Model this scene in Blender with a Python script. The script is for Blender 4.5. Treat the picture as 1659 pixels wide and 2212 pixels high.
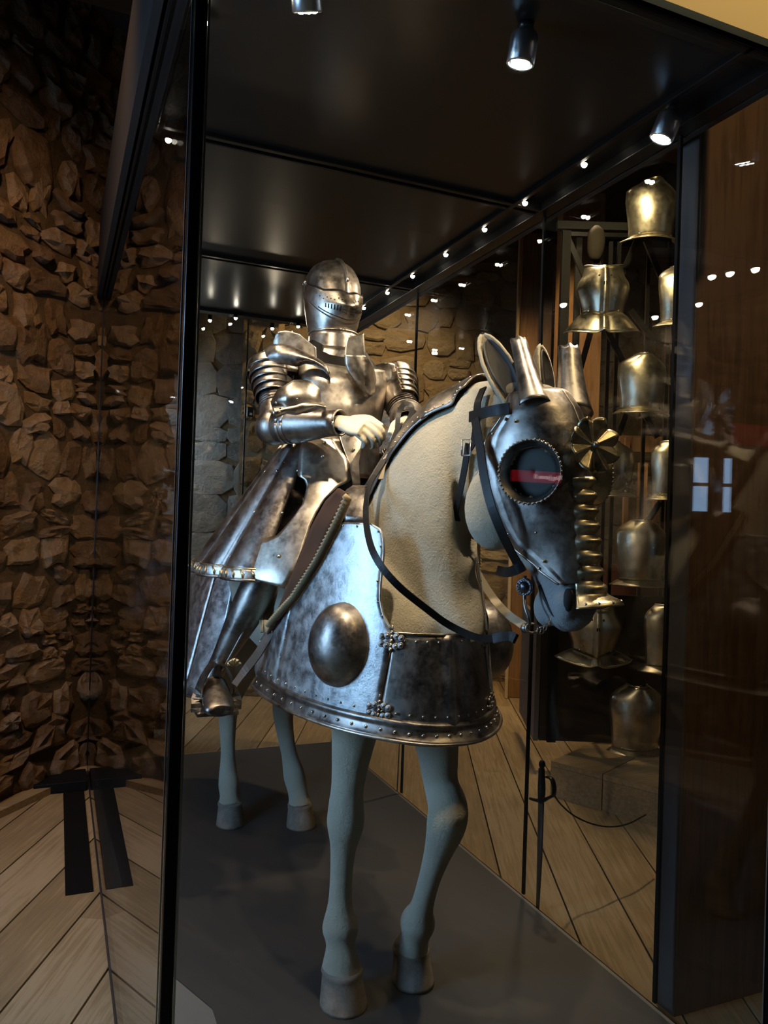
import bpy, bmesh, math, random
import numpy as np
from mathutils import Vector, Matrix

for o in list(bpy.data.objects): bpy.data.objects.remove(o)
scene = bpy.context.scene
C = scene.collection
R = math.radians
rnd = random.Random(7)

# ------------------------------------------------------------------ camera
W, H, FPX = 1659., 2212., 1662.
YAW, ROLL, PITCH, ZC = R(23.0), R(1.9), R(0.5), 1.55
_f = np.array([math.sin(YAW)*math.cos(PITCH), math.cos(YAW)*math.cos(PITCH), math.sin(PITCH)])
_r = np.array([math.cos(YAW), -math.sin(YAW), 0.]); _u = np.cross(_r, _f)
_r, _u = math.cos(ROLL)*_r+math.sin(ROLL)*_u, -math.sin(ROLL)*_r+math.cos(ROLL)*_u
CAM = np.array([0., 0., ZC])
cd = bpy.data.cameras.new('camera'); cam = bpy.data.objects.new('camera', cd); C.objects.link(cam)
cam.matrix_world = Matrix([[_r[0], _u[0], -_f[0], 0], [_r[1], _u[1], -_f[1], 0], [_r[2], _u[2], -_f[2], ZC], [0, 0, 0, 1]])
cd.sensor_fit = 'VERTICAL'; cd.sensor_height = 36; cd.lens = 36*FPX/H; cd.clip_start = 0.02; cd.clip_end = 100
scene.camera = cam

# ------------------------------------------------------------------ world, exposure, large lights
wd = bpy.data.worlds.new('world'); scene.world = wd; wd.use_nodes = True
wd.node_tree.nodes['Background'].inputs[0].default_value = (1.0, 0.72, 0.45, 1)
wd.node_tree.nodes['Background'].inputs[1].default_value = 0.012
vs = scene.view_settings
vs.view_transform = 'Standard'; vs.look = 'None'; vs.exposure = 1.12; vs.gamma = 1.0; vs.use_curve_mapping = False
scene.cycles.use_denoising = True
scene.cycles.max_bounces = 6; scene.cycles.diffuse_bounces = 3; scene.cycles.glossy_bounces = 4; scene.cycles.transparent_max_bounces = 24
scene.cycles.use_adaptive_sampling = True; scene.cycles.adaptive_threshold = 0.05
scene.cycles.sample_clamp_indirect = 3.0; scene.cycles.caustics_reflective = False; scene.cycles.caustics_refractive = False

def lamp(name, kind, loc, target, energy, color, size=0.05, angle=60, blend=0.6, size_y=None):
    l = bpy.data.lights.new(name, kind); l.energy = energy; l.color = color
    if kind == 'AREA':
        l.size = size
        if size_y: l.shape = 'RECTANGLE'; l.size_y = size_y
    else:
        l.shadow_soft_size = size
    if kind == 'SPOT': l.spot_size = R(angle); l.spot_blend = blend
    o = bpy.data.objects.new(name, l); C.objects.link(o); o.location = loc
    o.rotation_euler = (Vector(target)-Vector(loc)).to_track_quat('-Z', 'Y').to_euler()
    return o
DAY = (0.34, 0.61, 1.0); WARM = (1.0, 0.74, 0.44); HALO = (1.0, 0.80, 0.55)
# daylight of the window in the left wall, just outside the picture
lamp('daylight_window', 'AREA', (-1.72, 2.42, 1.75), (0.75, 2.2, 1.0), 42, DAY, 0.9, size_y=1.5)
# daylight falling into the embrasure behind the far left corner of the case
lamp('daylight_embrasure', 'AREA', (0.15, 7.2, 2.3), (1.6, 7.4, 0.6), 12, (0.62, 0.78, 1.0), 0.8, size_y=1.2)
# lamps of the hall; the posts get an added fill
lamp('hall_lamp_wall', 'SPOT', (-0.5, 2.4, 3.9), (-0.1, 4.8, 1.0), 84, (1.0, 0.62, 0.33), 0.12, 100, 1.0)
lamp('hall_lamp_floor', 'SPOT', (-0.9, 2.6, 4.1), (-0.3, 3.6, 0), 26, (1.0, 0.66, 0.34), 0.06, 46, 0.5)
lamp('hall_lamp_back', 'SPOT', (2.6, 5.9, 4.1), (2.6, 7.9, 1.2), 90, (1.0, 0.68, 0.34), 0.1, 110, 1.0)
lamp('hall_lamp_boards', 'SPOT', (3.0, 4.3, 4.2), (2.9, 4.0, 0), 135, WARM, 0.08, 75, 0.8)
lamp('hall_lamp_rack', 'SPOT', (2.35, 3.0, 3.9), (4.0, 4.6, 2.3), 90, (1.0, 0.78, 0.42), 0.08, 65, 0.8)
lamp('posts_fill', 'SPOT', (2.9, 4.7, 4.1), (3.85, 6.0, 2.0), 85, (1.0, 0.66, 0.32), 0.05, 70, 1.0)  # added fill that brightens the dark timber posts
lamp('hall_lamp_front', 'SPOT', (1.7, 0.2, 4.2), (1.75, 1.5, 3.0), 55, (1.0, 0.72, 0.36), 0.04, 70, 1.0)

# ------------------------------------------------------------------ helpers
def ray(px, py): return _f+(px-W/2)/FPX*_r-(py-H/2)/FPX*_u
def atX(px, py, X): d = ray(px, py); return CAM+d*(X/d[0])
def atY(px, py, Y): d = ray(px, py); return CAM+d*(Y/d[1])
def atZ(px, py, Z): d = ray(px, py); return CAM+d*((Z-ZC)/d[2])
def atD(px, py, D): return CAM+ray(px, py)*D
def V(*a): return np.array(a, float)
def unit(v): v = np.array(v, float); return v/max(np.linalg.norm(v), 1e-9)

def mesh(name, verts, faces, smooth=True, recalc=True):
    me = bpy.data.meshes.new(name)
    me.from_pydata([tuple(map(float, v)) for v in verts], [], [tuple(f) for f in faces])
    if recalc:
        bm = bmesh.new(); bm.from_mesh(me); bmesh.ops.recalc_face_normals(bm, faces=bm.faces); bm.to_mesh(me); bm.free()
    if smooth: me.polygons.foreach_set('use_smooth', [True]*len(me.polygons))
    me.update(); return me

def link(name, me, mat, parent=None, loc=None, rot=None):
    o = bpy.data.objects.new(name, me); C.objects.link(o)
    if mat is not None and not me.materials: me.materials.append(mat)
    if parent is not None:
        o.parent = parent
        base = wloc(parent)
        o.location = Vector(loc if loc is not None else (0, 0, 0))-base
    elif loc is not None: o.location = loc
    if rot is not None: o.rotation_mode = 'QUATERNION'; o.rotation_quaternion = rot
    return o
def wloc(o):
    v = Vector((0, 0, 0))
    while o is not None: v += o.location; o = o.parent
    return v
def part(name, vf, mat, parent=None, smooth=True, solid=0, bevel=0, sub=0, label=None, offset=0.0):
    o = link(name, mesh(name, vf[0], vf[1], smooth), mat, parent)
    if sub: m = o.modifiers.new('s', 'SUBSURF'); m.levels = m.render_levels = sub
    if solid: m = o.modifiers.new('t', 'SOLIDIFY'); m.thickness = solid; m.offset = offset
    if bevel: m = o.modifiers.new('b', 'BEVEL'); m.width = bevel; m.segments = 2
    if label: o['label'] = label
    return o
def thing(name, label, cat, loc=(0, 0, 0), group=None):
    o = bpy.data.objects.new(name, None); C.objects.link(o); o.location = loc; o.empty_display_size = 0.05
    o['label'] = label; o['category'] = cat
    if group: o['group'] = group
    return o
def struct(o): o['kind'] = 'structure'; return o
def tag(o, label, cat, group=None):
    o['label'] = label; o['category'] = cat
    if group: o['group'] = group
    return o

def cat(*vfs):
    vs_, fs_ = [], []
    for v, f in vfs:
        n = len(vs_); vs_ += [tuple(p) for p in v]; fs_ += [tuple(i+n for i in q) for q in f]
    return vs_, fs_
def box(x0, x1, y0, y1, z0, z1):
    v = [(x, y, z) for x in (x0, x1) for y in (y0, y1) for z in (z0, z1)]
    return v, [(0, 1, 3, 2), (4, 6, 7, 5), (0, 4, 5, 1), (2, 3, 7, 6), (0, 2, 6, 4), (1, 5, 7, 3)]
def obox(c, ex, ey, ez, a, b, d):            # oriented box: centre, axes, half sizes
    c, ex, ey, ez = map(np.array, (c, ex, ey, ez))
    v = [c+ex*a*i+ey*b*j+ez*d*k for i in (-1, 1) for j in (-1, 1) for k in (-1, 1)]
    return v, [(0, 1, 3, 2), (4, 6, 7, 5), (0, 4, 5, 1), (2, 3, 7, 6), (0, 2, 6, 4), (1, 5, 7, 3)]
def bar(p, q, w, h, up=(0, 0, 1)):           # beam of w x h from p to q
    p, q = np.array(p, float), np.array(q, float); d = unit(q-p); s = np.cross(d, up)
    if np.linalg.norm(s) < 1e-3: s = np.cross(d, (1, 0, 0))
    s = unit(s); u = np.cross(s, d)
    return obox((p+q)/2, d, s, u, np.linalg.norm(q-p)/2, w/2, h/2)
def grid(fn, nu, nv, cu=False, cv=False, keep=None):
    v, f = [], []
    mu, mv = (nu if cu else nu+1), (nv if cv else nv+1)
    for i in range(mu):
        for j in range(mv): v.append(fn(i/nu, j/nv))
    for i in range(nu):
        for j in range(nv):
            q = (i*mv+j, ((i+1) % mu)*mv+j, ((i+1) % mu)*mv+(j+1) % mv, i*mv+(j+1) % mv)
            if keep and not keep((v[q[0]]+v[q[2]])/2): continue
            f.append(q)
    return v, f
def catmull(pts, n):
    P = [np.array(p, float) for p in pts]; P = [2*P[0]-P[1]]+P+[2*P[-1]-P[-2]]; out = []
    k = len(P)-3
    for i in range(n+1):
        t = i/n*k; s = min(int(t), k-1); t -= s; a, b, c, d = P[s:s+4]
        out.append(.5*((2*b)+(c-a)*t+(2*a-5*b+4*c-d)*t*t+(3*b-a-3*c+d)*t**3))
    return out
def tube(path, rad, n=10, up=(0, 0, 1), cap=True, normals=None, smooth=0, flat=False):
    """rad: list of r or (rside, rup) per path point"""
    P = [np.array(p, float) for p in path]
    rr = [(r, r) if np.isscalar(r) else r for r in (rad if isinstance(rad, list) else [rad]*len(P))]
    if smooth:
        m = smooth*(len(P)-1); rr = catmull([(*r, 0) for r in rr], m); P = catmull(P, m)
        if normals is not None: normals = catmull(normals, m)
    v, f = [], []; U = np.array(up, float)
    for i, p in enumerate(P):
        d = unit(P[min(i+1, len(P)-1)]-P[max(i-1, 0)])
        if normals is not None: U = np.array(normals[i], float)
        s = np.cross(d, U)
        if np.linalg.norm(s) < 1e-4: s = np.cross(d, (1, .1, 0))
        s = unit(s); w = unit(np.cross(s, d))
        if normals is None: U = w
        for k in range(n):
            a = 2*math.pi*k/n
            if flat:
                ca, sa = [(1, 1), (-1, 1), (-1, -1), (1, -1)][k]
            else: ca, sa = math.cos(a), math.sin(a)
            v.append(p+s*rr[i][0]*ca+w*rr[i][1]*sa)
    for i in range(len(P)-1):
        for k in range(n): f.append((i*n+k, i*n+(k+1) % n, (i+1)*n+(k+1) % n, (i+1)*n+k))
    if cap: f.append(tuple(range(n))[::-1]); f.append(tuple((len(P)-1)*n+k for k in range(n)))
    return v, f
def strap(path, w, t=0.003, normals=None, up=(0, 0, 1), smooth=5):
    return tube(path, (w/2, t/2), 4, up, True, normals, smooth, flat=True)
def ell(c, ax, n=12, m=8):
    c = np.array(c); ax = np.array(ax)
    return grid(lambda u, v: c+ax*np.array([math.sin(math.pi*max(min(v, .995), .005))*math.cos(2*math.pi*u), math.sin(math.pi*max(min(v, .995), .005))*math.sin(2*math.pi*u), math.cos(math.pi*max(min(v, .995), .005))]), n, m, cu=True)
def lathe(prof, n=24, o=(0, 0, 0), ax=(0, 0, 1), cap=True):   # prof: (r, h)
    o = np.array(o, float); ez = unit(ax); ex = unit(np.cross(ez, (0.3, 1, 0.2))); ey = np.cross(ez, ex)
    v = [o+ez*h+(ex*math.cos(2*math.pi*k/n)+ey*math.sin(2*math.pi*k/n))*r for r, h in prof for k in range(n)]
    f = [(i*n+k, i*n+(k+1) % n, (i+1)*n+(k+1) % n, (i+1)*n+k) for i in range(len(prof)-1) for k in range(n)]
    if cap: f += [tuple(range(n))[::-1], tuple((len(prof)-1)*n+k for k in range(n))]
    return v, f
def interp(tab, t):
    ts = [r[0] for r in tab]
    return [float(np.interp(t, ts, [r[k] for r in tab])) for k in range(1, len(tab[0]))]

class Surf:
    """tapering elliptic shell in a frame: table rows (t, cx, cy, a, b)"""
    def __init__(s, O, ex, ey, ez, tab): s.O, s.ex, s.ey, s.ez, s.tab = V(*O), unit(ex), unit(ey), unit(ez), sorted(tab)
    def pt(s, th, t, off=0.):
        cx, cy, a, b = interp(s.tab, t); ca, sa = math.cos(th), math.sin(th)
        n = np.array([ca/a, sa/b]); n /= np.linalg.norm(n)
        return s.O+s.ex*(cx+a*ca+n[0]*off)+s.ey*(cy+b*sa+n[1]*off)+s.ez*t
    def nor(s, th, t):
        e = 1e-3; p = s.pt(th, t); n = np.cross(s.pt(th+e, t)-p, s.pt(th, t+e)-p); n = unit(n)
        cx, cy, a, b = interp(s.tab, t)
        c = s.O+s.ex*cx+s.ey*cy+s.ez*t
        return n if n@(p-c) > 0 else -n
    def g(s, p):
        d = p-s.O; t = d@s.ez; cx, cy, a, b = interp(s.tab, t)
        return ((d@s.ex-cx)/a)**2+((d@s.ey-cy)/b)**2-1
    def inv(s, px, py):
        r = ray(px, py); lo = None; best = (1e9, 0)
        for i in range(140):
            D = 1.2+i*0.03; q = s.g(CAM+r*D)
            if q < best[0]: best = (q, D)
            if q < 0: lo = D; break
        if lo is None: D = best[1]
        else:
            a, b = lo-.03, lo
            for _ in range(24):
                m = (a+b)/2
                if s.g(CAM+r*m) < 0: b = m
                else: a = m
            D = b
        d = CAM+r*D-s.O; t = d@s.ez; cx, cy, A, B = interp(s.tab, t)
        return math.atan2((d@s.ey-cy)/B, (d@s.ex-cx)/A), t
def resample(pl, n):
    P = [np.array(p, float) for p in pl]; L = [0]
    for a, b in zip(P, P[1:]): L.append(L[-1]+np.linalg.norm((b-a)))
    return [np.array([np.interp(L[-1]*i/n, L, [p[k] for p in P]) for k in range(len(P[0]))]) for i in range(n+1)]
def patch(s, left, right, n, m, off=0.0, fn=None, keep=None):
    """shell between two outlines given in (th, t); fn(u,v) adds offset"""
    l, r = resample(left, n), resample(right, n)
    def f(u, v):
        i = round(u*n); q = l[i]*(1-v)+r[i]*v
        return s.pt(q[0], q[1], off+(fn(u, v) if fn else 0))
    return grid(f, n, m, keep=keep)

# ------------------------------------------------------------------ materials
def M(name):
    m = bpy.data.materials.new(name); m.use_nodes = True
    nt = m.node_tree; b = nt.nodes['Principled BSDF']; return m, nt, b
def nd(nt, t, **kw):
    n = nt.nodes.new(t)
    for k, v in kw.items():
        if k in n.inputs: n.inputs[k].default_value = v
        else: setattr(n, k, v)
    return n
def ramp(nt, fac, stops):
    r = nt.nodes.new('ShaderNodeValToRGB'); e = r.color_ramp.elements
    while len(e) < len(stops): e.new(.5)
    for x, (p, c) in zip(e, stops): x.position = p; x.color = (*c, 1)
    nt.links.new(fac, r.inputs[0]); return r.outputs[0]
def bump(nt, b, h, strength=.3, dist=.01):
    n = nt.nodes.new('ShaderNodeBump'); n.inputs['Strength'].default_value = strength; n.inputs['Distance'].default_value = dist
    nt.links.new(h, n.inputs['Height']); nt.links.new(n.outputs[0], b.inputs['Normal'])
def noise(nt, scale, detail=4, rough=.55, coord='Object', stretch=None, dist=0.0):
    tc = nt.nodes.new('ShaderNodeTexCoord'); src = tc.outputs[coord]
    if stretch:
        mp = nt.nodes.new('ShaderNodeMapping'); mp.inputs['Scale'].default_value = stretch; nt.links.new(src, mp.inputs[0]); src = mp.outputs[0]
    n = nt.nodes.new('ShaderNodeTexNoise'); n.inputs['Scale'].default_value = scale; n.inputs['Detail'].default_value = detail
    n.inputs['Roughness'].default_value = rough; n.inputs['Distortion'].default_value = dist
    nt.links.new(src, n.inputs['Vector']); return n.outputs[0]
def plain(name, col, rough=.5, metal=0, spec=.5, emit=None, es=0):
    m, nt, b = M(name); b.inputs['Base Color'].default_value = (*col, 1); b.inputs['Roughness'].default_value = rough
    b.inputs['Metallic'].default_value = metal; b.inputs['Specular IOR Level'].default_value = spec
    if emit: b.inputs['Emission Color'].default_value = (*emit, 1); b.inputs['Emission Strength'].default_value = es
    return m
def steel(name, c0, c1, r0, r1, sc=9, bs=.12, metal=1.0):
    m, nt, b = M(name); n = noise(nt, sc, 6, .62); n2 = noise(nt, sc*7, 4, .6)
    mx = nt.nodes.new('ShaderNodeMath'); mx.operation = 'MULTIPLY_ADD'; mx.inputs[1].default_value = .35
    nt.links.new(n2, mx.inputs[0]); nt.links.new(n, mx.inputs[2])
    nt.links.new(ramp(nt, mx.outputs[0], [(.48, c0), (.80, c1)]), b.inputs['Base Color'])
    rr = nt.nodes.new('ShaderNodeMapRange'); rr.inputs[1].default_value = .45; rr.inputs[2].default_value = .85
    rr.inputs[3].default_value = r0; rr.inputs[4].default_value = r1
    nt.links.new(mx.outputs[0], rr.inputs[0]); nt.links.new(rr.outputs[0], b.inputs['Roughness'])
    b.inputs['Metallic'].default_value = metal; bump(nt, b, mx.outputs[0], bs, .004); return m
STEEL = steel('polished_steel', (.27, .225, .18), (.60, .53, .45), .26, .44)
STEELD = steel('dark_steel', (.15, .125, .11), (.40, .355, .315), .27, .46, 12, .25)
STEELE = steel('etched_steel', (.34, .335, .33), (.72, .71, .70), .32, .52, 26, .35)
STEELB = steel('cuirass_steel', (.40, .35, .26), (.68, .61, .46), .25, .42, 6)
GOLDTINT = steel('gold_tinted_steel', (.30, .245, .14), (.60, .51, .34), .24, .42, 20)  # gold tint for trim; paints warm reflections on the rosette and nose ridge
RIVET = steel('rivet_steel', (.55, .5, .42), (.75, .7, .6), .2, .3, 40)
LEATHER = plain('black_leather', (.010, .009, .009), .45, spec=.3)
LEATHERP = plain('pale_leather', (.45, .37, .26), .6)
BLACK = plain('black_metal', (.006, .0055, .0055), .3, spec=.3)
BLACKM = plain('black_rubber', (.005, .005, .005), .6, spec=.15)
CHROME = plain('brushed_aluminium', (.62, .62, .62), .3, 1)
VELVET = plain('brown_velvet', (.065, .028, .014), .9)
SKIN = plain('ivory_resin', (.78, .68, .50), .45)
DARKBOARD = plain('dark_board', (.022, .018, .014), .45)
GREYFRAME = plain('grey_painted_steel', (.012, .0115, .011), .7, spec=.1)
CREAM = plain('cream_panel', (.72, .58, .30), .5)
REDP = plain('red_panel', (.55, .09, .06), .5)
GREYCARPET = plain('grey_carpet', (.16, .15, .135), .9)
PLINTH = plain('plinth_black', (.02, .018, .018), .5, spec=.3)
CEILP = plain('case_soffit', (.014, .012, .011), .3)
BULB = plain('lamp_bulb', (1, 1, 1), .5, emit=(1, .9, .72), es=40)
BULBC = plain('lamp_led', (1, 1, 1), .5, emit=(.86, .97, 1), es=30)

def m_felt():
    m, nt, b = M('horse_felt'); n = noise(nt, 30, 6, .7); n2 = noise(nt, 150, 4, .75); n3 = noise(nt, 5, 3)
    geo = nt.nodes.new('ShaderNodeTexCoord')
    col = ramp(nt, n3, [(.3, (.56, .48, .34)), (.7, (.68, .60, .45))])
    def near(pt, r0, r1):
        d = nt.nodes.new('ShaderNodeVectorMath'); d.operation = 'DISTANCE'; nt.links.new(geo.outputs['Object'], d.inputs[0]); d.inputs[1].default_value = pt
        a = nt.nodes.new('ShaderNodeMath'); a.operation = 'MULTIPLY_ADD'; a.inputs[1].default_value = .10; nt.links.new(n, a.inputs[0]); nt.links.new(d.outputs['Value'], a.inputs[2])
        k = nt.nodes.new('ShaderNodeMapRange'); k.inputs[1].default_value = r0; k.inputs[2].default_value = r1; k.inputs[3].default_value = 1; k.inputs[4].default_value = 0
        nt.links.new(a.outputs[0], k.inputs[0]); return k.outputs[0]
    def mix(c, fac, colr):
        x = nt.nodes.new('ShaderNodeMix'); x.data_type = 'RGBA'; nt.links.new(fac, x.inputs[0]); nt.links.new(c, x.inputs[6]); x.inputs[7].default_value = (*colr, 1); return x.outputs[2]
    col = mix(col, near(MUZ, .14, .23), (.52, .51, .50))
    nt.links.new(col, b.inputs['Base Color']); b.inputs['Roughness'].default_value = .95; b.inputs['Sheen Weight'].default_value = .3
    b.inputs['Specular IOR Level'].default_value = .1
    mx = nt.nodes.new('ShaderNodeMath'); mx.operation = 'ADD'; nt.links.new(n, mx.inputs[0]); nt.links.new(n2, mx.inputs[1])
    bump(nt, b, mx.outputs[0], .8, .010); return m
def m_wood(name, c0, c1, c2, stretch=(3, 60, 60), rough=.6, sc=1.0):
    m, nt, b = M(name); n = noise(nt, sc, 8, .6, stretch=stretch, dist=.6); n2 = noise(nt, 2.2, 5, .65)
    oi = nt.nodes.new('ShaderNodeObjectInfo')
    a = nt.nodes.new('ShaderNodeMath'); a.operation = 'MULTIPLY_ADD'; a.inputs[1].default_value = .22; nt.links.new(oi.outputs['Random'], a.inputs[0]); nt.links.new(n, a.inputs[2])
    a2 = nt.nodes.new('ShaderNodeMath'); a2.operation = 'MULTIPLY_ADD'; a2.inputs[1].default_value = .5; nt.links.new(n2, a2.inputs[0]); nt.links.new(a.outputs[0], a2.inputs[2])
    nt.links.new(ramp(nt, a2.outputs[0], [(.45, c0), (.85, c1), (1.0, c2)]), b.inputs['Base Color'])
    b.inputs['Roughness'].default_value = rough; bump(nt, b, n, .25, .004); return m
def m_stone(name, c0, c1, c2, bs=.8):
    m, nt, b = M(name); n = noise(nt, 9, 8, .7); n2 = noise(nt, 34, 8, .75); oi = nt.nodes.new('ShaderNodeObjectInfo')
    a = nt.nodes.new('ShaderNodeMath'); a.operation = 'MULTIPLY_ADD'; a.inputs[1].default_value = .5; nt.links.new(oi.outputs['Random'], a.inputs[0]); nt.links.new(n, a.inputs[2])
    nt.links.new(ramp(nt, a.outputs[0], [(.4, c0), (.75, c1), (1.0, c2)]), b.inputs['Base Color'])
    b.inputs['Roughness'].default_value = .9; b.inputs['Specular IOR Level'].default_value = .2
    mx = nt.nodes.new('ShaderNodeMath'); mx.operation = 'MULTIPLY_ADD'; mx.inputs[1].default_value = .5; nt.links.new(n2, mx.inputs[0]); nt.links.new(n, mx.inputs[2])
    bump(nt, b, mx.outputs[0], bs, .09); return m
def m_glass():
    m, nt, b = M('case_glass'); nt.nodes.remove(b); out = nt.nodes['Material Output']
    g = nt.nodes.new('ShaderNodeNewGeometry'); d = nt.nodes.new('ShaderNodeVectorMath'); d.operation = 'DOT_PRODUCT'
    nt.links.new(g.outputs['Normal'], d.inputs[0]); nt.links.new(g.outputs['Incoming'], d.inputs[1])
    def mt(op, a, bv=None):
        x = nt.nodes.new('ShaderNodeMath'); x.operation = op; nt.links.new(a, x.inputs[0])
        if bv is not None: x.inputs[1].default_value = bv
        return x.outputs[0]
    ab = mt('ABSOLUTE', d.outputs['Value'])
    x = nt.nodes.new('ShaderNodeMath'); x.operation = 'SUBTRACT'; x.inputs[0].default_value = 1; nt.links.new(ab, x.inputs[1])
    p = mt('POWER', x.outputs[0], 5.0); fr = mt('MULTIPLY', p, .96); fr = mt('ADD', fr, .04)
    tr = nt.nodes.new('ShaderNodeBsdfTransparent'); tr.inputs[0].default_value = (.975, .985, .98, 1)
    gl = nt.nodes.new('ShaderNodeBsdfGlossy'); gl.inputs['Roughness'].default_value = 0.0
    mx = nt.nodes.new('ShaderNodeMixShader'); nt.links.new(fr, mx.inputs[0]); nt.links.new(tr.outputs[0], mx.inputs[1]); nt.links.new(gl.outputs[0], mx.inputs[2])
    nt.links.new(mx.outputs[0], out.inputs['Surface']); return m
WOODF = m_wood('floor_pine', (.15, .095, .045), (.29, .195, .095), (.38, .27, .15))
WOODT = m_wood('timber_oak', (.14, .065, .02), (.30, .15, .055), (.36, .20, .09), (40, 40, 3), .55)
WOODD = m_wood('timber_dark', (.035, .018, .009), (.075, .038, .018), (.11, .06, .03), (40, 40, 3), .4)
WOODL = m_wood('light_pine', (.40, .27, .14), (.55, .40, .24), (.6, .46, .3), (40, 40, 3), .55)
STONEL = m_stone('rubble_stone_brown', (.13, .075, .04), (.27, .17, .095), (.38, .26, .16))
STONEB = m_stone('rubble_stone_tan', (.20, .14, .075), (.34, .25, .14), (.42, .33, .21))
STONEG = m_stone('ashlar_stone_grey', (.20, .18, .155), (.34, .32, .28), (.42, .40, .36), .5)
MORTARL = m_stone('mortar_brown', (.13, .085, .05), (.22, .15, .09), (.26, .18, .11), 1.0)
MORTARB = m_stone('mortar_tan', (.22, .155, .08), (.30, .22, .125), (.36, .27, .16), .6)
GLASS = m_glass()

# ------------------------------------------------------------------ the room
ZF = -0.06                                    # room floor; the case floor is z = 0
P25 = V(math.sin(R(25)), math.cos(R(25)), 0); Q25 = V(math.cos(R(25)), -math.sin(R(25)), 0)
floor = struct(part('floor', box(-7, 11, -4.5, 13, ZF-.12, ZF-.022), plain('floor_gap', (.012, .009, .006), .9), smooth=False))
PW = .245
pm = {}
def plank(q, p0, p1):
    L = round(p1-p0, 2)
    if L not in pm:
        me = mesh('plank', *box(-L/2, L/2, -PW/2+.004, PW/2-.004, -.022, 0), smooth=False); me.materials.append(WOODF); pm[L] = me
    c = Q25*q+P25*(p0+p1)/2
    o = link('plank', pm[L], WOODF, floor, (c[0], c[1], ZF)); o.rotation_euler = (0, 0, R(65))
q = -2.6; k = 0
while q < 4.9:
    p = -.6-rnd.choice((0, .6, 1.2, 1.8))
    while p < 10.2:
        L = rnd.choice((2.4, 2.8, 3.2, 3.6)); plank(q, p+.002, p+L-.002); p += L
    q += PW
ceil_ = struct(part('ceiling', box(-7, 11, -4.5, 13, 4.55, 4.7), plain('dark_ceiling', (.02, .012, .008), .8), smooth=False))
for i in range(6):
    part('beam', box(-7, 11, -3+i*2.4, -2.7+i*2.4, 4.3, 4.55), WOODD, ceil_, smooth=False)

def stone_mesh(w, h, d, seed, jm=.24):
    r = random.Random(seed); n = 11; v = []; f = []
    jit = [r.uniform(-jm, .05) for _ in range(n)]; ph = r.uniform(0, 1); tx, tz = r.uniform(-1, 1), r.uniform(-1, 1)
    def ring(s, y, rough):
        for k in range(n):
            a = 2*math.pi*(k+ph)/n; c, s_ = math.cos(a), math.sin(a)
            e = (abs(c)**5+abs(s_)**5)**(-1/5); j = 1+jit[k]; x, z = c*e*s*j, s_*e*s*j
            v.append((x*w/2, -y*(1+rough*(.45*tx*x+.45*tz*z)+rough*r.uniform(-.3, .3)), z*h/2))
    ring(1, 0, 0); ring(.97, d*.6, .8); ring(.7, d, 1); v.append((r.uniform(-.15, .15)*w, -d*r.uniform(.7, 1.35), r.uniform(-.15, .15)*h))
    for b in (0, n):
        for k in range(n): f.append((b+k, b+(k+1) % n, b+n+(k+1) % n, b+n+k))
    for k in range(n): f.append((2*n+k, 2*n+(k+1) % n, 3*n))
    return v, f
def stone_wall(parent, O, du, nrm, width, z0, z1, ch, sw, depth, mat, seed, maxn=300, rows=None, view=None, jit=.24):
    r = random.Random(seed); O = np.array(O); ang = math.atan2(du[1], du[0]); z = z0; cnt = 0; cells = []
    while z < z1:
        h = r.uniform(*ch); x = -r.uniform(0, sw[0])
        while x < width:
            w = r.uniform(*sw)
            if x+w/2 > 0:
                if r.random() < .22 and h > ch[0]*1.15:
                    cells += [(x+w/2, z+h*.28, w*1.02, h*.54), (x+w/2, z+h*.77, w*1.02, h*.46)]
                else: cells.append((x+w/2, z+h/2+r.uniform(-.6, .6)*jit*h, w*1.03*r.uniform(1-jit*.5, 1+jit*.7), h*1.04*r.uniform(1-jit*.7, 1+jit*.9)))
            x += w
        z += h
    if view: cells = [c for c in cells if view(O+np.array(du)*c[0]+V(0, 0, c[1]))]
    extra = cells[maxn:]; cells = cells[:maxn]
    for i, (x, zz, w, h) in enumerate(cells):
        me = mesh('stone', *stone_mesh(w, h, depth*r.uniform(.6, 1.25), seed*1000+i, jit), smooth=False); p = O+np.array(du)*x
        o = link('stone', me, mat, parent, (p[0], p[1], zz)); o.rotation_euler = (0, r.uniform(-.8, .8)*jit, ang)
    if extra:
        vf = []
        for i, (x, zz, w, h) in enumerate(extra):
            v, f = stone_mesh(w, h, depth*r.uniform(.6, 1.25), seed*1000+500+i, jit); p = O+np.array(du)*x
            vf.append(([p+np.array(du)*a[0]+np.array(nrm)*(-a[1])+V(0, 0, zz+a[2]) for a in v], f))
        o = part('stone_field', cat(*vf), mat, parent, smooth=False); o['kind'] = 'stuff'
def pxy(p):
    d = np.array(p)-CAM; D = d@_f
    return W/2+FPX*(d@_r)/D, H/2-FPX*(d@_u)/D, D
# left wall: from the near left to just past the far left corner of the case
du = unit((math.sin(R(39.5)), math.cos(R(39.5)), 0)); nn = V(du[1], -du[0], 0)
WL0 = V(.145, 5.01, 0)-du*1.55; WLL = 1.55+.86
WLE = V(.17, 4.99, 0)-du*2.3
wl = struct(part('wall_left', cat(obox(WLE-nn*.35-du*1.55+V(0, 0, .5), du, nn, (0, 0, 1), 1.55, .345, .5-ZF), obox(WLE-nn*.35-du*1.55+V(0, 0, 3.55), du, nn, (0, 0, 1), 1.55, .345, .95), obox(WLE-nn*.35+du*.375+V(0, 0, 2.25+ZF/2), du, nn, (0, 0, 1), .375, .345, 2.25-ZF/2), obox(WL0+du*WLL/2-nn*.35+V(0, 0, 2.25+ZF/2), du, nn, (0, 0, 1), WLL/2, .345, 2.25-ZF/2)), MORTARL, smooth=False))
stone_wall(wl, WL0-nn*.016, du, nn, WLL, ZF+.02, 4.5, (.12, .26), (.13, .34), .04, STONEL, 3, 300, jit=.34)
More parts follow.
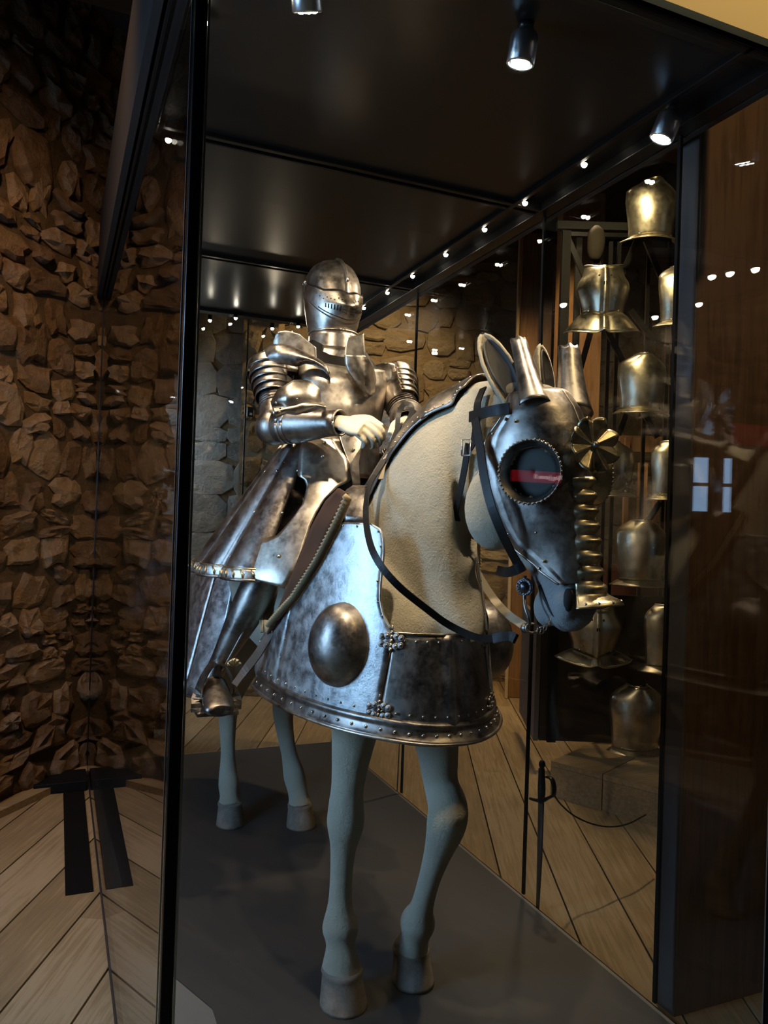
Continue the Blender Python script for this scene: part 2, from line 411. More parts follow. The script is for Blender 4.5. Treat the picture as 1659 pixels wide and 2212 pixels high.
# the skirting plank at its foot
part('skirting', obox(WL0+du*(WLL/2-.25)+nn*.05+V(0, 0, ZF+.02), du, nn, (0, 0, 1), WLL/2-.22, .05, .02), WOODF, wl, smooth=False)
# back wall: grey ashlar embrasure on the left, tan rubble on the right
FW = V(_f[0], _f[1], 0); FW = unit(FW); RW = V(FW[1], -FW[0], 0)     # away from / right of the photograph's viewpoint
def wall_seg(name, lat0, lat1, dep, ch, sw, depth, mat, mor, seed, z0=ZF, z1=4.4, jit=.24):
    O = FW*dep+RW*lat0; L = lat1-lat0
    w = struct(part(name, obox(O+RW*L/2+FW*.3+V(0, 0, (z0+z1)/2), RW, FW, (0, 0, 1), L/2, .295, (z1-z0)/2), mor, smooth=False))
    def vis(p):
        x, y, D = pxy(p); return 250 < x < 1500 and 560 < y < 1620
    stone_wall(w, O, RW, -FW, L, z0+.02, z1, ch, sw, depth, mat, seed, 300, view=vis, jit=jit); return w
wall_seg('wall_embrasure', -3.2, -1.28, 6.9, (.22, .34), (.24, .5), .011, STONEG, MORTARB, 5, jit=.05)
wall_seg('wall_back', -2.2, 4.6, 7.8, (.15, .28), (.17, .42), .03, STONEB, MORTARB, 9)
# quoin pier between them
pier = struct(part('wall_pier', obox(FW*7.05+RW*-1.15+V(0, 0, 2.2), RW, FW, (0, 0, 1), .155, .2, 2.26), MORTARB, smooth=False))
stone_wall(pier, FW*6.85+RW*-1.28, RW, -FW, .26, ZF+.02, 4.3, (.2, .34), (.12, .24), .03, STONEB, 15, 60)
# wall behind the viewpoint with two windows
wfz = plain('plaster_dark', (.10, .075, .05), .9)
wf = struct(part('wall_front', box(-7, 11, -4.3, -4.2, ZF, 4.55), wfz, smooth=False))
SKYP = plain('window_daylight', (.3, .4, .5), .3, emit=(.42, .66, 1.0), es=.6)
def window(name, c, fwd, cols, rows, w, h, mat, pw=None):
    fwd = unit(fwd); s = np.cross((0, 0, 1), fwd)
    fr = [obox(c-fwd*.05, s, fwd, (0, 0, 1), w*cols/2+.05, .03, h*rows/2+.05)]
    o = struct(part(name, cat(*fr), WOODD, smooth=False))
    for i in range(cols):
        for j in range(rows):
            part('pane', obox(c+s*w*(i-(cols-1)/2)+V(0, 0, h*(j-(rows-1)/2)), s, fwd, (0, 0, 1), pw or w/2-.02, .01, h/2-.02), mat, o, smooth=False)
    for i in range(cols-1):
        part('glazing_bar', obox(c+s*w*(i-cols/2+1), s, fwd, (0, 0, 1), .018, .02, h*rows/2), WOODD, o, smooth=False)
    return o
window('window_1', V(-1.77, 2.46, 1.75), (.77, -.636, 0), 2, 3, .46, .5, SKYP)
window('window_2', V(6.75, -3.4, 2.05), (-.4, 1, 0), 2, 2, .34, .32, plain('window_daylight_far', (.3, .4, .5), .3, emit=(.42, .66, 1.0), es=2.2), .075)

# ------------------------------------------------------------------ the glass case
XL, XR, YN, YFAR, ZT = .225, 1.85, 1.53, 5.05, 2.85
case = thing('display_case', 'tall glass display case with dark roof and black corner post around the mounted knight', 'display case', (1.0375, 3.29, ZF))
part('plinth', box(XL-.006, XR+.006, YN-.006, YFAR+.006, ZF, -.012), PLINTH, case, smooth=False, bevel=.004)
# dark floor panel; its pale margin shows at the near left corner
part('floor_margin', box(XL+.012, XR-.012, YN+.012, YFAR-.012, -.012, -.004), GREYCARPET, case, smooth=False)
part('floor_panel', ([(.50, YN+.42, z) for z in (-.004, 0)]+[(.50, 2.42, z) for z in (-.004, 0)]+[(XL+.09, 2.86, z) for z in (-.004, 0)]+[(XL+.03, YFAR-.03, z) for z in (-.004, 0)]+[(XR-.03, YFAR-.03, z) for z in (-.004, 0)]+[(XR-.03, YN+.03, z) for z in (-.004, 0)]+[(.62, YN+.03, z) for z in (-.004, 0)],
     [tuple(range(0, 14, 2))[::-1], tuple(range(1, 14, 2))]+[(2*i, 2*((i+1) % 7), 2*((i+1) % 7)+1, 2*i+1) for i in range(7)]), plain('floor_panel_black', (.040, .037, .036), .62), case, smooth=False)
JY = [YN, 1.96, 2.73, 3.97, YFAR]
def pane(x0, x1, y0, y1): return part('glass_pane', box(x0, x1, y0, y1, .0, ZT-.002), GLASS, case, smooth=False)
for y0, y1 in zip(JY, JY[1:]): pane(XR-.005, XR+.005, y0+.006, y1-.006)
LY = [YN, YFAR]
for y0, y1 in zip(LY, LY[1:]): pane(XL-.005, XL+.005, y0+.006, y1-.006)
pane(XL+.012, XR-.012, YN-.005, YN+.005)
pane(XL+.012, 1.118, YFAR-.005, YFAR+.005); pane(1.128, XR-.012, YFAR-.005, YFAR+.005)
for y in JY[1:-1]: part('glass_joint', box(XR-.0055, XR+.0055, y-.0065, y+.0065, 0, ZT), BLACKM, case, smooth=False)
part('glass_joint', box(1.119, 1.127, YFAR-.0055, YFAR+.0055, 0, ZT), BLACKM, case, smooth=False)
# corner posts: two black seals with a bright strip between
def cpost(x, y, s):
    p = part('corner_post', box(x-.012, x+.012, y-.012, y+.012, ZF, ZT), BLACK, case, smooth=False, bevel=.003)
    part('bright_strip', box(x+s*.0125, x+s*.0165, y-.0125, y-.0085, ZF, ZT), CHROME, p, smooth=False)
    part('bright_strip', box(x-.0155*s-.0015, x-.0155*s+.0015, y+.004, y+.008, ZF, ZT), CHROME, p, smooth=False)
    return p
cpost(XL, YN, 1); cpost(XR, YN, 1)
for x in (XL, XR): part('corner_post', box(x-.009, x+.009, YFAR-.009, YFAR+.009, ZF, ZT), BLACK, case, smooth=False, bevel=.003)
# roof: body, soffit panels, cross rails, side rails, fascia
part('roof', box(XL-.02, XR+.02, YN-.02, YFAR+.02, ZT+.05, ZT+.42), PLINTH, case, smooth=False)
for y0, y1 in ((YN+.01, 2.70), (2.73, 3.945), (3.975, 4.99)):
    part('soffit_panel', box(XL+.05, XR-.18, y0+.008, y1-.008, ZT+.012, ZT+.05), CEILP, case, smooth=False, bevel=.003)
for y in (2.715, 3.96):
    part('cross_rail', box(XL+.03, XR-.03, y-.035, y-.012, ZT-.004, ZT+.05), BLACK, case, smooth=False, bevel=.003)
    part('cross_rail', box(XL+.03, XR-.03, y+.012, y+.03, ZT-.004, ZT+.05), BLACK, case, smooth=False, bevel=.003)
for x0, x1 in ((XL-.01, XL+.045), (XR-.05, XR+.012), (XR-.185, XR-.165)):
    part('side_rail', box(x0, x1, YN-.012, YFAR+.012, ZT-.006, ZT+.05), BLACK, case, smooth=False, bevel=.003)
part('end_rail', box(XL, XR, YFAR-.06, YFAR+.012, ZT-.006, ZT+.05), BLACK, case, smooth=False, bevel=.003)
part('end_rail', box(XL, XR, YN-.012, YN+.02, ZT-.006, ZT+.05), BLACK, case, smooth=False, bevel=.003)
part('light_channel', box(XR-.165, XR-.05, YN, YFAR, ZT+.03, ZT+.05), BLACK, case, smooth=False)
fa = part('fascia', box(XL-.03, XR+.03, YN-.045, YN-.0205, ZT+.004, ZT+.50), CREAM, case, smooth=False, label='cream fascia band')
part('red_band', box(XL-.03, XR+.03, YN-.052, YN-.0455, ZT+.145, ZT+.40), REDP, fa, smooth=False)
part('fascia', box(XL-.045, XL-.0205, YN-.02, YFAR+.02, ZT-.006, ZT+.46), plain('fascia_brown', (.018, .014, .012), .7, spec=.2), case, smooth=False)
part('fascia', box(XR+.0205, XR+.045, YN-.02, YFAR+.02, ZT-.006, ZT+.46), plain('fascia_dark', (.05, .04, .035), .6), case, smooth=False)
# black foot box and a thin dark slab painting the floor shadow beside the far left corner
tag(part('cable_box', cat(box(-.07, XL-.016, 4.70, 4.92, ZF, .0)), BLACKM, smooth=False, bevel=.004), 'low black box on the floor at the far left corner of the case', 'box')
tag(part('floor_shadow', box(.085, XL-.03, 3.45, 4.69, ZF, ZF+.006), plain('shadow_black', (.006, .005, .004), .8, spec=.1), smooth=False, bevel=.002), 'painted dark shadow strip on the boards along the left glass', 'painted shadow')

# ------------------------------------------------------------------ lamps of the case
def rail_lamp(x, y, label, tgt, e=0, z=ZT+.03):
    t = thing('rail_lamp', label, 'lamp', (x, y, z), 'small lamps along the case rails')
    part('housing', lathe([(.013, 0), (.013, -.03), (.015, -.032)], 12, (x, y, z)), BLACK, t)
    part('bulb', ell((x, y, z-.034), (.011, .011, .011), 10, 6), BULB, t)
    if e:
        l = lamp('lamp_light', 'SPOT', (x, y, z-.06), tgt, e, HALO, .012, 75, .7); l.parent = t; l.location = (0, 0, -.06)
ry = [2.27, 2.65, 2.97, 3.34, 3.72, 4.06, 4.43]
ordn = ['nearest', 'second nearest', 'third', 'fourth', 'fifth', 'sixth', 'farthest']
for y, o in zip(ry, ordn):
    rail_lamp(1.70, y, '%s small lamp of the row in the right roof channel'.replace('%s', o) if o in ('nearest', 'farthest', 'second nearest') else o+' small lamp from the front in the right roof channel', (1.0, 2.85, 2.15) if y == 2.27 else (1.0, max(2.3, y-.5), 1.4), {2.27: 26, 2.97: 9, 3.72: 9}.get(y, 0))
for (x, lab) in ((1.02, 'small lamp on the far rail left of the helmet'), (1.44, 'small lamp on the far rail just left of the visor')):
    rail_lamp(x, 4.965, lab, (1, 3, 1.5), 0, ZT+.0)
for (x, lab) in ((.85, 'lower small lamp beside the black corner post'), (1.255, 'lower small lamp above the right shoulder')):
    rail_lamp(x, 4.93, lab, (1, 3, 1.8), 5, ZT-.045)
for y, lab in ((2.05, 'nearer lamp in the left roof rail behind the corner post'), (2.75, 'farther lamp in the left roof rail')):
    rail_lamp(.31, y, lab, (1.0, 2.85, 2.15) if y < 2.5 else (1.0, y-.2, 1.25), 16 if y < 2.5 else 10, ZT+.02)
def spot_lamp(x, y, label, tgt, e, col, drop=.05, ang=50):
    t = thing('spot_lamp', label, 'spotlight', (x, y, ZT+.012), 'cylinder spotlights under the case roof')
    p = V(x, y, ZT-drop); d = unit(V(*tgt)-p)
    part('stem', cat(lathe([(.02, 0), (.02, -.012), (.008, -.014), (.008, -drop)], 14, (x, y, ZT+.012))), BLACK, t)
    part('swivel', ell(p, (.02, .02, .02)), CHROME, t)
    part('housing', lathe([(.02, 0), (.033, .012), (.036, .02), (.036, .085), (.033, .088), (.033, .08)], 24, p, d, cap=False), CHROME, t, solid=.002)
    led = [ell(p+d*.082+(np.cross(d, unit(np.cross(d, (0, 0, 1))))*math.cos(k*1.05)+unit(np.cross(d, (0, 0, 1)))*math.sin(k*1.05))*.018, (.0095,)*3, 8, 6) for k in range(6)]
    part('lens', cat(lathe([(.032, .066), (.032, .07)], 20, p, d)), CHROME, t)
    for l_ in led: part('led', l_, BULBC, t)
    l = lamp('spot_light', 'SPOT', tuple(p+d*.1), tgt, e, col, .025, ang, .6); l.parent = t; l.location = Vector(p+d*.1)-t.location
spot_lamp(1.70, 1.84, 'lit cylinder spotlight at the right front of the case roof', (1.05, 2.3, .7), 30, HALO, .02, 60)
spot_lamp(.49, 1.74, 'cylinder spotlight near the top left, by the corner post', (.9, 2.45, 1.5), 34, HALO, .015, 62)
spot_lamp(1.09, 1.72, 'spotlight under the roof at the middle of the front edge', (.95, 2.0, 1.1), 5, HALO, .005)

# ------------------------------------------------------------------ the horse
HG = unit((math.sin(R(17)), -math.cos(R(17)), 0))
HO = V(1.28, 1.63, 1.39); HZ = unit(V(1.25, 1.68, 1.87)-HO); HY = unit(HG-HZ*(HG@HZ)); HX = np.cross(HY, HZ)
HT = [(-.115, -.05, -.095, .025), (-.098, -.015, -.125, .045), (-.05, .006, -.15, .062), (0, 0, -.155, .062), (.06, 0, -.185, .066), (.12, 0, -.27, .078), (.20, 0, -.355, .092),
      (.28, 0, -.385, .106), (.36, .005, -.36, .113), (.42, 0, -.295, .11), (.48, -.02, -.21, .098), (.53, -.05, -.175, .08), (.56, -.09, -.14, .04)]
HEAD = Surf(HO, HX, HY, HZ, [(t, 0, (a+b)/2, w, (a-b)/2) for t, a, b, w in HT])
MUZ = tuple(HO+HY*-.06+HZ*-.03)
FELT = m_felt(); HOOF = steel('horn', (.17, .13, .10), (.30, .25, .20), .7, .9, 18, .4, 0.0)
def loft(rings):
    n = len(rings[0]); v = [p for r_ in rings for p in r_]
    f = [(i*n+k, i*n+(k+1) % n, (i+1)*n+(k+1) % n, (i+1)*n+k) for i in range(len(rings)-1) for k in range(n)]
    return v, f+[tuple(range(n))[::-1], tuple((len(rings)-1)*n+k for k in range(n))]
NK = [(V(1.03, 2.85, 1.46), V(1.03, 2.15, 1.0), .16), (atX(790, 1078, 1.03), atX(1026, 1405, 1.12), .128), (atX(868, 962, 1.06), atX(1000, 1290, 1.10), .122),
      (atX(942, 880, 1.10), atX(1003, 1215, 1.11), .118), (atX(1032, 826, 1.15), atX(1000, 1145, 1.145), .102), (V(1.195, 1.83, 1.95), V(1.165, 1.9, 1.62), .085)]
def neck_at(t):
    t *= 5; P = catmull([np.concatenate([k, u, [w, 0, 0]]) for k, u, w in NK], 50); i = min(int(t*10), 49); q = P[i]*(1-(t*10-i))+P[i+1]*(t*10-i)
    return q[:3], q[3:6], q[6]
def neck_pt(th, t, off=0.):
    k, u, w = neck_at(t); c = (k+u)/2; up = (k-u)/2; L = np.linalg.norm(up)
    k2, u2, _ = neck_at(min(t+.02, 1)); k1, u1, _ = neck_at(max(t-.02, 0)); ax = unit((k2+u2)-(k1+u1)); s = unit(np.cross(ax, up))
    if s[0] > 0: s = -s
    return c+unit(up)*(L+off)*math.sin(th)+s*(w+off)*math.cos(th)
def neck_nor(th, t): return unit(neck_pt(th, t, .02)-neck_pt(th, t, 0))
hz = lambda x, y, z: V(x, y, z)
fR = [((.97, 2.36, 1.12), (.10, .15)), ((.935, 2.355, .95), (.09, .115)), ((.917, 2.355, .82), (.070, .085)), ((.905, 2.36, .68), (.053, .062)), ((.900, 2.355, .61), (.058, .062)), ((.898, 2.35, .55), (.061, .064)), ((.897, 2.36, .475), (.043, .048)),
      ((.895, 2.365, .38), (.037, .042)), ((.895, 2.365, .29), (.040, .046)), ((.895, 2.357, .215), (.060, .064)), ((.894, 2.345, .17), (.048, .050)), ((.893, 2.335, .125), (.058, .060)), ((.893, 2.33, .085), (.068, .070))]
fl = lambda px, py, X: tuple(atX(px, py, X))
fL = [((1.09, 2.26, 1.12), (.10, .15)), ((1.12, 2.2, .95), (.085, .11)), ((1.13, 2.165, .82), (.064, .078)), (fl(952, 1690, 1.138), (.054, .062)), (fl(967, 1740, 1.14), (.062, .064)), (fl(964, 1782, 1.142), (.062, .062)), (fl(946, 1840, 1.144), (.044, .047)),
      (fl(927, 1900, 1.146), (.035, .039)), (fl(911, 1960, 1.148), (.038, .042)), (fl(903, 1990, 1.15), (.060, .060)), (fl(897, 2020, 1.15), (.048, .050)), (fl(891, 2040, 1.15), (.056, .060)), (fl(886, 2055, 1.15), (.062, .066))]
hR = [((.93, 3.72, 1.2), (.16, .26)), ((.90, 3.78, .98), (.13, .19)), ((.88, 3.88, .78), (.09, .12)), ((.865, 3.98, .62), (.06, .075)), ((.858, 4.02, .52), (.052, .066)), ((.855, 4.00, .43), (.043, .05)), ((.852, 3.96, .32), (.037, .041)), ((.85, 3.93, .22), (.046, .052)),
      ((.85, 3.90, .175), (.054, .058)), ((.849, 3.875, .125), (.048, .05)), ((.849, 3.86, .085), (.064, .066))]
hL = [((1.12, 3.72, 1.2), (.16, .26)), ((1.14, 3.78, .98), (.13, .19)), ((1.15, 3.88, .78), (.095, .125)), ((1.153, 3.98, .60), (.066, .08)), ((1.155, 4.02, .50), (.056, .07)), ((1.158, 3.98, .40), (.046, .052)), ((1.162, 3.90, .30), (.041, .044)), ((1.168, 3.82, .215), (.056, .058)),
      ((1.172, 3.78, .165), (.050, .054)), ((1.175, 3.745, .12), (.052, .054)), ((1.176, 3.73, .085), (.066, .068))]
def legtube(l): return tube([p for p, r in l], [r for p, r in l], 16, (0, 1, 0), smooth=3)
trunk = tube([(1.03, y, z) for y, z, a, b in ((2.0, 1.15, 0, 0), (2.05, 1.15, 0, 0), (2.16, 1.15, 0, 0), (2.4, 1.2, 0, 0), (2.8, 1.2, 0, 0), (3.25, 1.2, 0, 0), (3.65, 1.24, 0, 0), (3.98, 1.25, 0, 0), (4.14, 1.22, 0, 0))],
             [(.05, .1), (.11, .16), (.17, .23), (.24, .30), (.27, .33), (.285, .33), (.29, .32), (.24, .29), (.12, .17)], 24, smooth=2)
headl = loft([[HEAD.pt(2*math.pi*k/24, t) for k in range(24)] for t in np.linspace(-.115, .56, 30)])
cheek = [ell(HO+HX*s*.062+HY*-.255+HZ*.235, (.078, .10, .12), 14, 10) for s in (-1, 1)]
jaw = [ell(HO+HX*s*.045+HY*-.045+HZ*-.035, (.032, .036, .05), 10, 8) for s in (-1, 1)]
chin = ell(HO+HY*-.14+HZ*-.05, (.042, .042, .056), 10, 8)
neckl = loft([[neck_pt(2*math.pi*k/24, t) for k in range(24)] for t in np.linspace(0, 1, 30)])
def remesh(name, vf, vox, mat, parent, it=6, fac=.5):
    o = part(name, vf, mat, None); m = o.modifiers.new('r', 'REMESH'); m.mode = 'VOXEL'; m.voxel_size = vox
    s = o.modifiers.new('s', 'SMOOTH'); s.iterations = it; s.factor = fac
    dg = bpy.context.evaluated_depsgraph_get(); me = bpy.data.meshes.new_from_object(o.evaluated_get(dg)); me.name = name
    bpy.data.objects.remove(o); me.polygons.foreach_set('use_smooth', [True]*len(me.polygons))
    me.materials.clear(); return link(name, me, mat, parent)
horse = thing('horse_figure', 'life-size pale felt horse model standing on the dark floor of the case', 'horse', (1.02, 3.0, 0))
remesh('body', cat(legtube(fR), legtube(fL), legtube(hR), legtube(hL), trunk, headl, *cheek, *jaw, chin, neckl), .0085, FELT, horse, 4)
def hoof(c, rr, tilt, top):
    c = V(*c); top = V(*top); ax = top-c
    def f(u, v):
        a = 2*math.pi*u; rad = rr*(1-.20*v+.07*math.exp(-((v-.93)/.07)**2))*(1+.10*math.cos(a))
        return c+ax*v+V(math.sin(a)*rad*.95, -math.cos(a)*rad-.012*(1-v), .0)
    v, fc = grid(lambda u, w: f(u, min(w*1.0, .999)), 24, 12, cu=True)
    return v, fc+[tuple(13*i for i in range(24))[::-1], tuple(13*i+12 for i in range(24))]
for l, rr, fz in ((fR, .080, 0), (fL, .074, .006), (hR, .074, 0), (hL, .076, 0)):
    t = V(*l[-1][0]); z0 = fz
    part('hoof', hoof((t[0], t[1]-(.01), z0), rr, 0, (t[0], t[1]+.002, t[2]+.02)), HOOF, horse, label='grey-brown hoof')
# ears
def ear(base, tip, side, wid, mat=FELT):
    base, tip = V(*base), V(*tip); ax = tip-base; fw = unit(V(-.35, -1, .1)) if side > 0 else unit(V(.5, -1, .1)); s = unit(np.cross(ax, fw)); fw = np.cross(s, unit(ax))
    def f(u, v):
        a = (v-.5)*2*1.75; w = wid*np.interp(u, [0, .15, .35, .6, .8, .92, .98, 1], [.62, .8, 1.0, .98, .76, .50, .28, .09])
        return base+ax*u+s*w*math.sin(a)*1.0-fw*w*(math.cos(a)*.7-.1)
    return grid(f, 20, 14)
EARIN = plain('ear_inner_grey', (.10, .095, .09), .95)
for sd, b, tp in ((1, HO+HX*.068+HY*-.14+HZ*.505, atX(1043, 722, 1.135)), (-1, HO+HX*-.068+HY*-.14+HZ*.505, HO+HX*-.09+HY*-.16+HZ*.70)):
    e = part('ear', ear(b, tp, sd, .041), FELT, horse, solid=.009)
    part('ear_lining', ear(V(*b)*.85+V(*tp)*.15+HG*.009, V(*b)*.08+V(*tp)*.92+HG*.006, sd, .032), EARIN, e, solid=.002)
# eyes, nostrils, mouth
for sd in (1, -1):
    th, t = HEAD.inv(1158, 1020); th = th if sd > 0 else math.pi-th
    epn = HEAD.nor(th, t); part('eye_shade', lathe([(.068, -.012), (.066, .004), (.05, .0075), (.02, .0088), (.001, .009)], 28, HEAD.pt(th, t, .0), epn, cap=False), plain('eye_shade_grey', (.12, .118, .112), .95), horse, solid=.003)  # grey disc paints the shaded felt inside the eye hole
    part('nostril', ell(HO+HX*sd*.060+HY*-.028+HZ*-.03, (.014, .015, .032), 10, 8), plain('nostril_dark', (.02, .017, .016), .8), horse)
part('mouth', tube([HO+HX*.056+HY*-.12+HZ*.01, HO+HX*.058+HY*-.10+HZ*-.03, HO+HX*.046+HY*-.08+HZ*-.075, HO+HX*.0+HY*-.05+HZ*-.1, HO+HX*-.046+HY*-.08+HZ*-.075, HO+HX*-.058+HY*-.10+HZ*-.03], .005, 6, smooth=4), plain('mouth_dark', (.05, .042, .04), .8), horse)

# ------------------------------------------------------------------ rivets, shared
_rv = {}
def rivet(parent, p, n, r=.0045, mat=None, name='rivet'):
    mat = mat or RIVET; key = (round(r, 4), mat.name)
    if key not in _rv:
        me = mesh('rivet', *lathe([(1, -.3), (.92, .25), (.6, .62), (.15, .8)], 8)); me.materials.append(mat)
        for v in me.vertices: v.co *= r
        _rv[key] = me
    return link(name, _rv[key], mat, parent, tuple(p), Vector(n).to_track_quat('Z', 'Y'))
def rivets_px(parent, s, pxs, off=.004, r=.0045):
    for px, py in pxs:
        th, t = s.inv(px, py); rivet(parent, s.pt(th, t, off), s.nor(th, t), r)

# ------------------------------------------------------------------ peytral (breast armour of the horse)
VX, VY, VZ = (-1, 0, 0), (0, -1, 0), (0, 0, 1)
PE = Surf((1.03, 2.6, 0), VX, VY, VZ, [(.5, 0, 0, .40, .78), (.90, 0, 0, .368, .74), (.95, 0, 0, .355, .715), (1.2, 0, 0, .335, .68), (1.53, 0, 0, .285, .60), (1.7, 0, 0, .26, .56)])
pey = thing('peytral', 'polished steel breast armour wrapped round the chest of the horse, round boss on its side', 'horse armour', (1.03, 2.3, .9))
inv = lambda s, l: [s.inv(*p) for p in l]
mir = lambda l: [(math.pi-a, b) for a, b in l]
side_l = inv(PE, [(560, 1474), (552, 1440), (556, 1415), (567, 1378), (590, 1345), (637, 1279)]); side_r = inv(PE, [(592, 1502), (615, 1395), (640, 1278)])
sh_l = inv(PE, [(594, 1503), (617, 1395), (641, 1276), (690, 1195), (715, 1150), (745, 1129)])
sh_r = inv(PE, [(811, 1580), (832, 1470), (850, 1366), (831, 1330), (823, 1300), (824, 1260), (829, 1215), (832, 1180), (827, 1147), (803, 1131)])
fr_l = inv(PE, [(812, 1580), (833, 1470), (851, 1366)])
relief = lambda u, v: 0
for flip in (0, 1):
    F = mir if flip else (lambda l: l)
    part('side_plate', patch(PE, F(side_l), F(side_r), 12, 6, .003), STEELE, pey, solid=.004)
    part('shoulder_plate', patch(PE, F(sh_l), F(sh_r), 36, 20, .005), STEELE, pey, solid=.004)
front = part('front_plate', patch(PE, fr_l, mir(fr_l), 14, 40, .001, lambda u, v: .012*math.exp(-((v-.5)/.05)**2)), STEELD, pey, solid=.004)
# flared lower border
thA = side_l[0][0]; zr = lambda th: .912+.0*th
bl = [(thA, PE.inv(565, 1485)[1]), (PE.inv(593, 1507)[0], PE.inv(593, 1507)[1]), (PE.inv(700, 1556)[0], PE.inv(700, 1556)[1]), (PE.inv(811, 1585)[0], PE.inv(811, 1585)[1]), (PE.inv(930, 1603)[0], PE.inv(930, 1603)[1])]
def rimz(th):
    th = th if th <= math.pi/2 else math.pi-th
    xs = [b[0] for b in bl]+[math.pi/2]; ys = [b[1] for b in bl]+[bl[-1][1]]
    return float(np.interp(th, xs, ys))
def rim(u, v):
    th = thA+(math.pi-2*thA)*u; z = rimz(th)
    return PE.pt(th, z+.052*(1-v)-.002, .006+.018*v**2+(.007*math.sin(math.pi*min(v*3.0, 1)) if v < .34 else 0))
part('border', grid(rim, 64, 8), STEELD, pey, solid=.004)
part('border_roll', tube([rim(i/64, 1) for i in range(65)], .0055, 8), STEEL, pey)
NB = 36
for i in range(NB):
    u = (i+.5)/NB; th = thA+(math.pi-2*thA)*u
    p, n = rim(u, .62), PE.nor(th, rimz(th)); rivet(pey, p+n*.003, n, .0055)
    rivet(pey, PE.pt(th, rimz(th)+.066, .008), n, .0042)
top = [(567, 1385), (590, 1352), (636, 1285), (660, 1250), (690, 1205), (717, 1158), (745, 1135), (775, 1137), (800, 1138), (820, 1148), (825, 1180), (820, 1215), (818, 1255), (819, 1300), (828, 1330), (560, 1430), (600, 1470), (627, 1340), (620, 1380), (610, 1420)]
for px, py in top:
    th, t = PE.inv(px, py)
    for a in (th, math.pi-th): rivet(pey, PE.pt(a, t, .008), PE.nor(a, t), .004)
for i in range(7):
    th, t = PE.inv(875+i*24, 1378+i*1.5); t = PE.inv(851, 1366)[1]-.02; rivet(pey, PE.pt(th, t, .006), PE.nor(th, t), .004)
# rolled neck edge
edge = [PE.pt(a, b, .006) for a, b in resample(sh_r[2:], 16)]
part('neck_roll', tube(edge, .004, 8), STEEL, pey); part('neck_roll', tube([V(2.06-p[0], p[1], p[2]) for p in edge], .004, 8), STEEL, pey)
part('neck_roll', tube([PE.pt(a, fr_l[-1][1], .005) for a in np.linspace(fr_l[-1][0], math.pi-fr_l[-1][0], 24)], .004, 8), STEEL, pey)
# boss
bth, bt = PE.inv(735, 1398)
def boss(thc, sgn):
    c = PE.pt(thc, bt); n = PE.nor(thc, bt); s = unit(np.cross((0, 0, 1), n)); u = np.cross(n, s)
    def f(a, r_):
        aa = 2*math.pi*a; rad = r_*(1+.06*math.sin(aa)); h = .098*math.sqrt(max(0, 1-r_**2.0))**.92
        return c+s*math.cos(aa)*.108*rad+u*math.sin(aa)*.128*rad+n*(h-.012)
    return grid(lambda a, r_: f(a, max(r_, .01)), 36, 14, cu=True)
part('boss', boss(bth, 1), STEELD, pey, label='domed dark steel boss'); part('boss', boss(math.pi-bth, -1), STEELD, pey, label='domed dark steel boss')
# trefoil hinges on the seams
def hinge(s, th, t, off, parent, sc=1.0):
    c = s.pt(th, t, off); n = s.nor(th, t); a = unit(np.cross((0, 0, 1), n)); u = np.cross(n, a); vf = []
    h = part('hinge', cat(*[tube([c+u*k*.012*sc-u*.006*sc, c+u*k*.012*sc+u*.005*sc], .005*sc, 10) for k in (-2, -1, 0, 1, 2)], tube([c+u*.03*sc, c+u*.045*sc], .0025*sc, 8)), STEEL, parent)
    for sg in (-1, 1):
        for dx, dz in ((.014, .014), (.014, -.014), (.029, .010), (.029, -.010)):
            p = c+a*sg*dx*sc+u*dz*sc
            part('hinge_leaf', lathe([(.010*sc, -.004), (.010*sc, .0015), (.008*sc, .003), (.0055*sc, .0016), (.004*sc, .004), (.001, .005)], 14, p, n), STEELD, h)
for th, t in (PE.inv(847, 1384), PE.inv(820, 1534)):
    hinge(PE, th, t, .006, pey); hinge(PE, math.pi-th, t, .006, pey)

# ------------------------------------------------------------------ crupper (rear armour)
CR = Surf((1.03, 3.88, 0), VX, VY, VZ, [(.5, 0, 0, .62, .72), (.70, 0, 0, .545, .64), (1.0, 0, 0, .46, .56), (1.3, 0, 0, .37, .48), (1.5, 0, 0, .27, .38), (1.7, 0, 0, .2, .3)])
cru = thing('crupper', 'flared bluish steel plates over the hindquarters of the horse, behind the leg of the rider', 'horse armour', (1.03, 3.75, .7))
for i, (a0, a1) in enumerate(((46, 30), (29.5, 4), (3.5, -40), (-40.5, -90), (-90.5, -140), (-140.5, -184), (-184.5, -210), (-210.5, -226))):
    part('plate', grid(lambda u, v: CR.pt(R(a0+(a1-a0)*u), .725+.70*v, .004*(i % 2)+.012*max(0, 1-v*9)), 10, 14), STEELE, cru, solid=.004)
part('border_roll', tube([CR.pt(R(a), .725, .016) for a in np.linspace(46, -226, 60)], .006, 8), STEELD, cru)
for i in range(30):
    a = R(43-i*9.1); rivet(cru, CR.pt(a, .765, .012), CR.nor(a, .765), .0055)

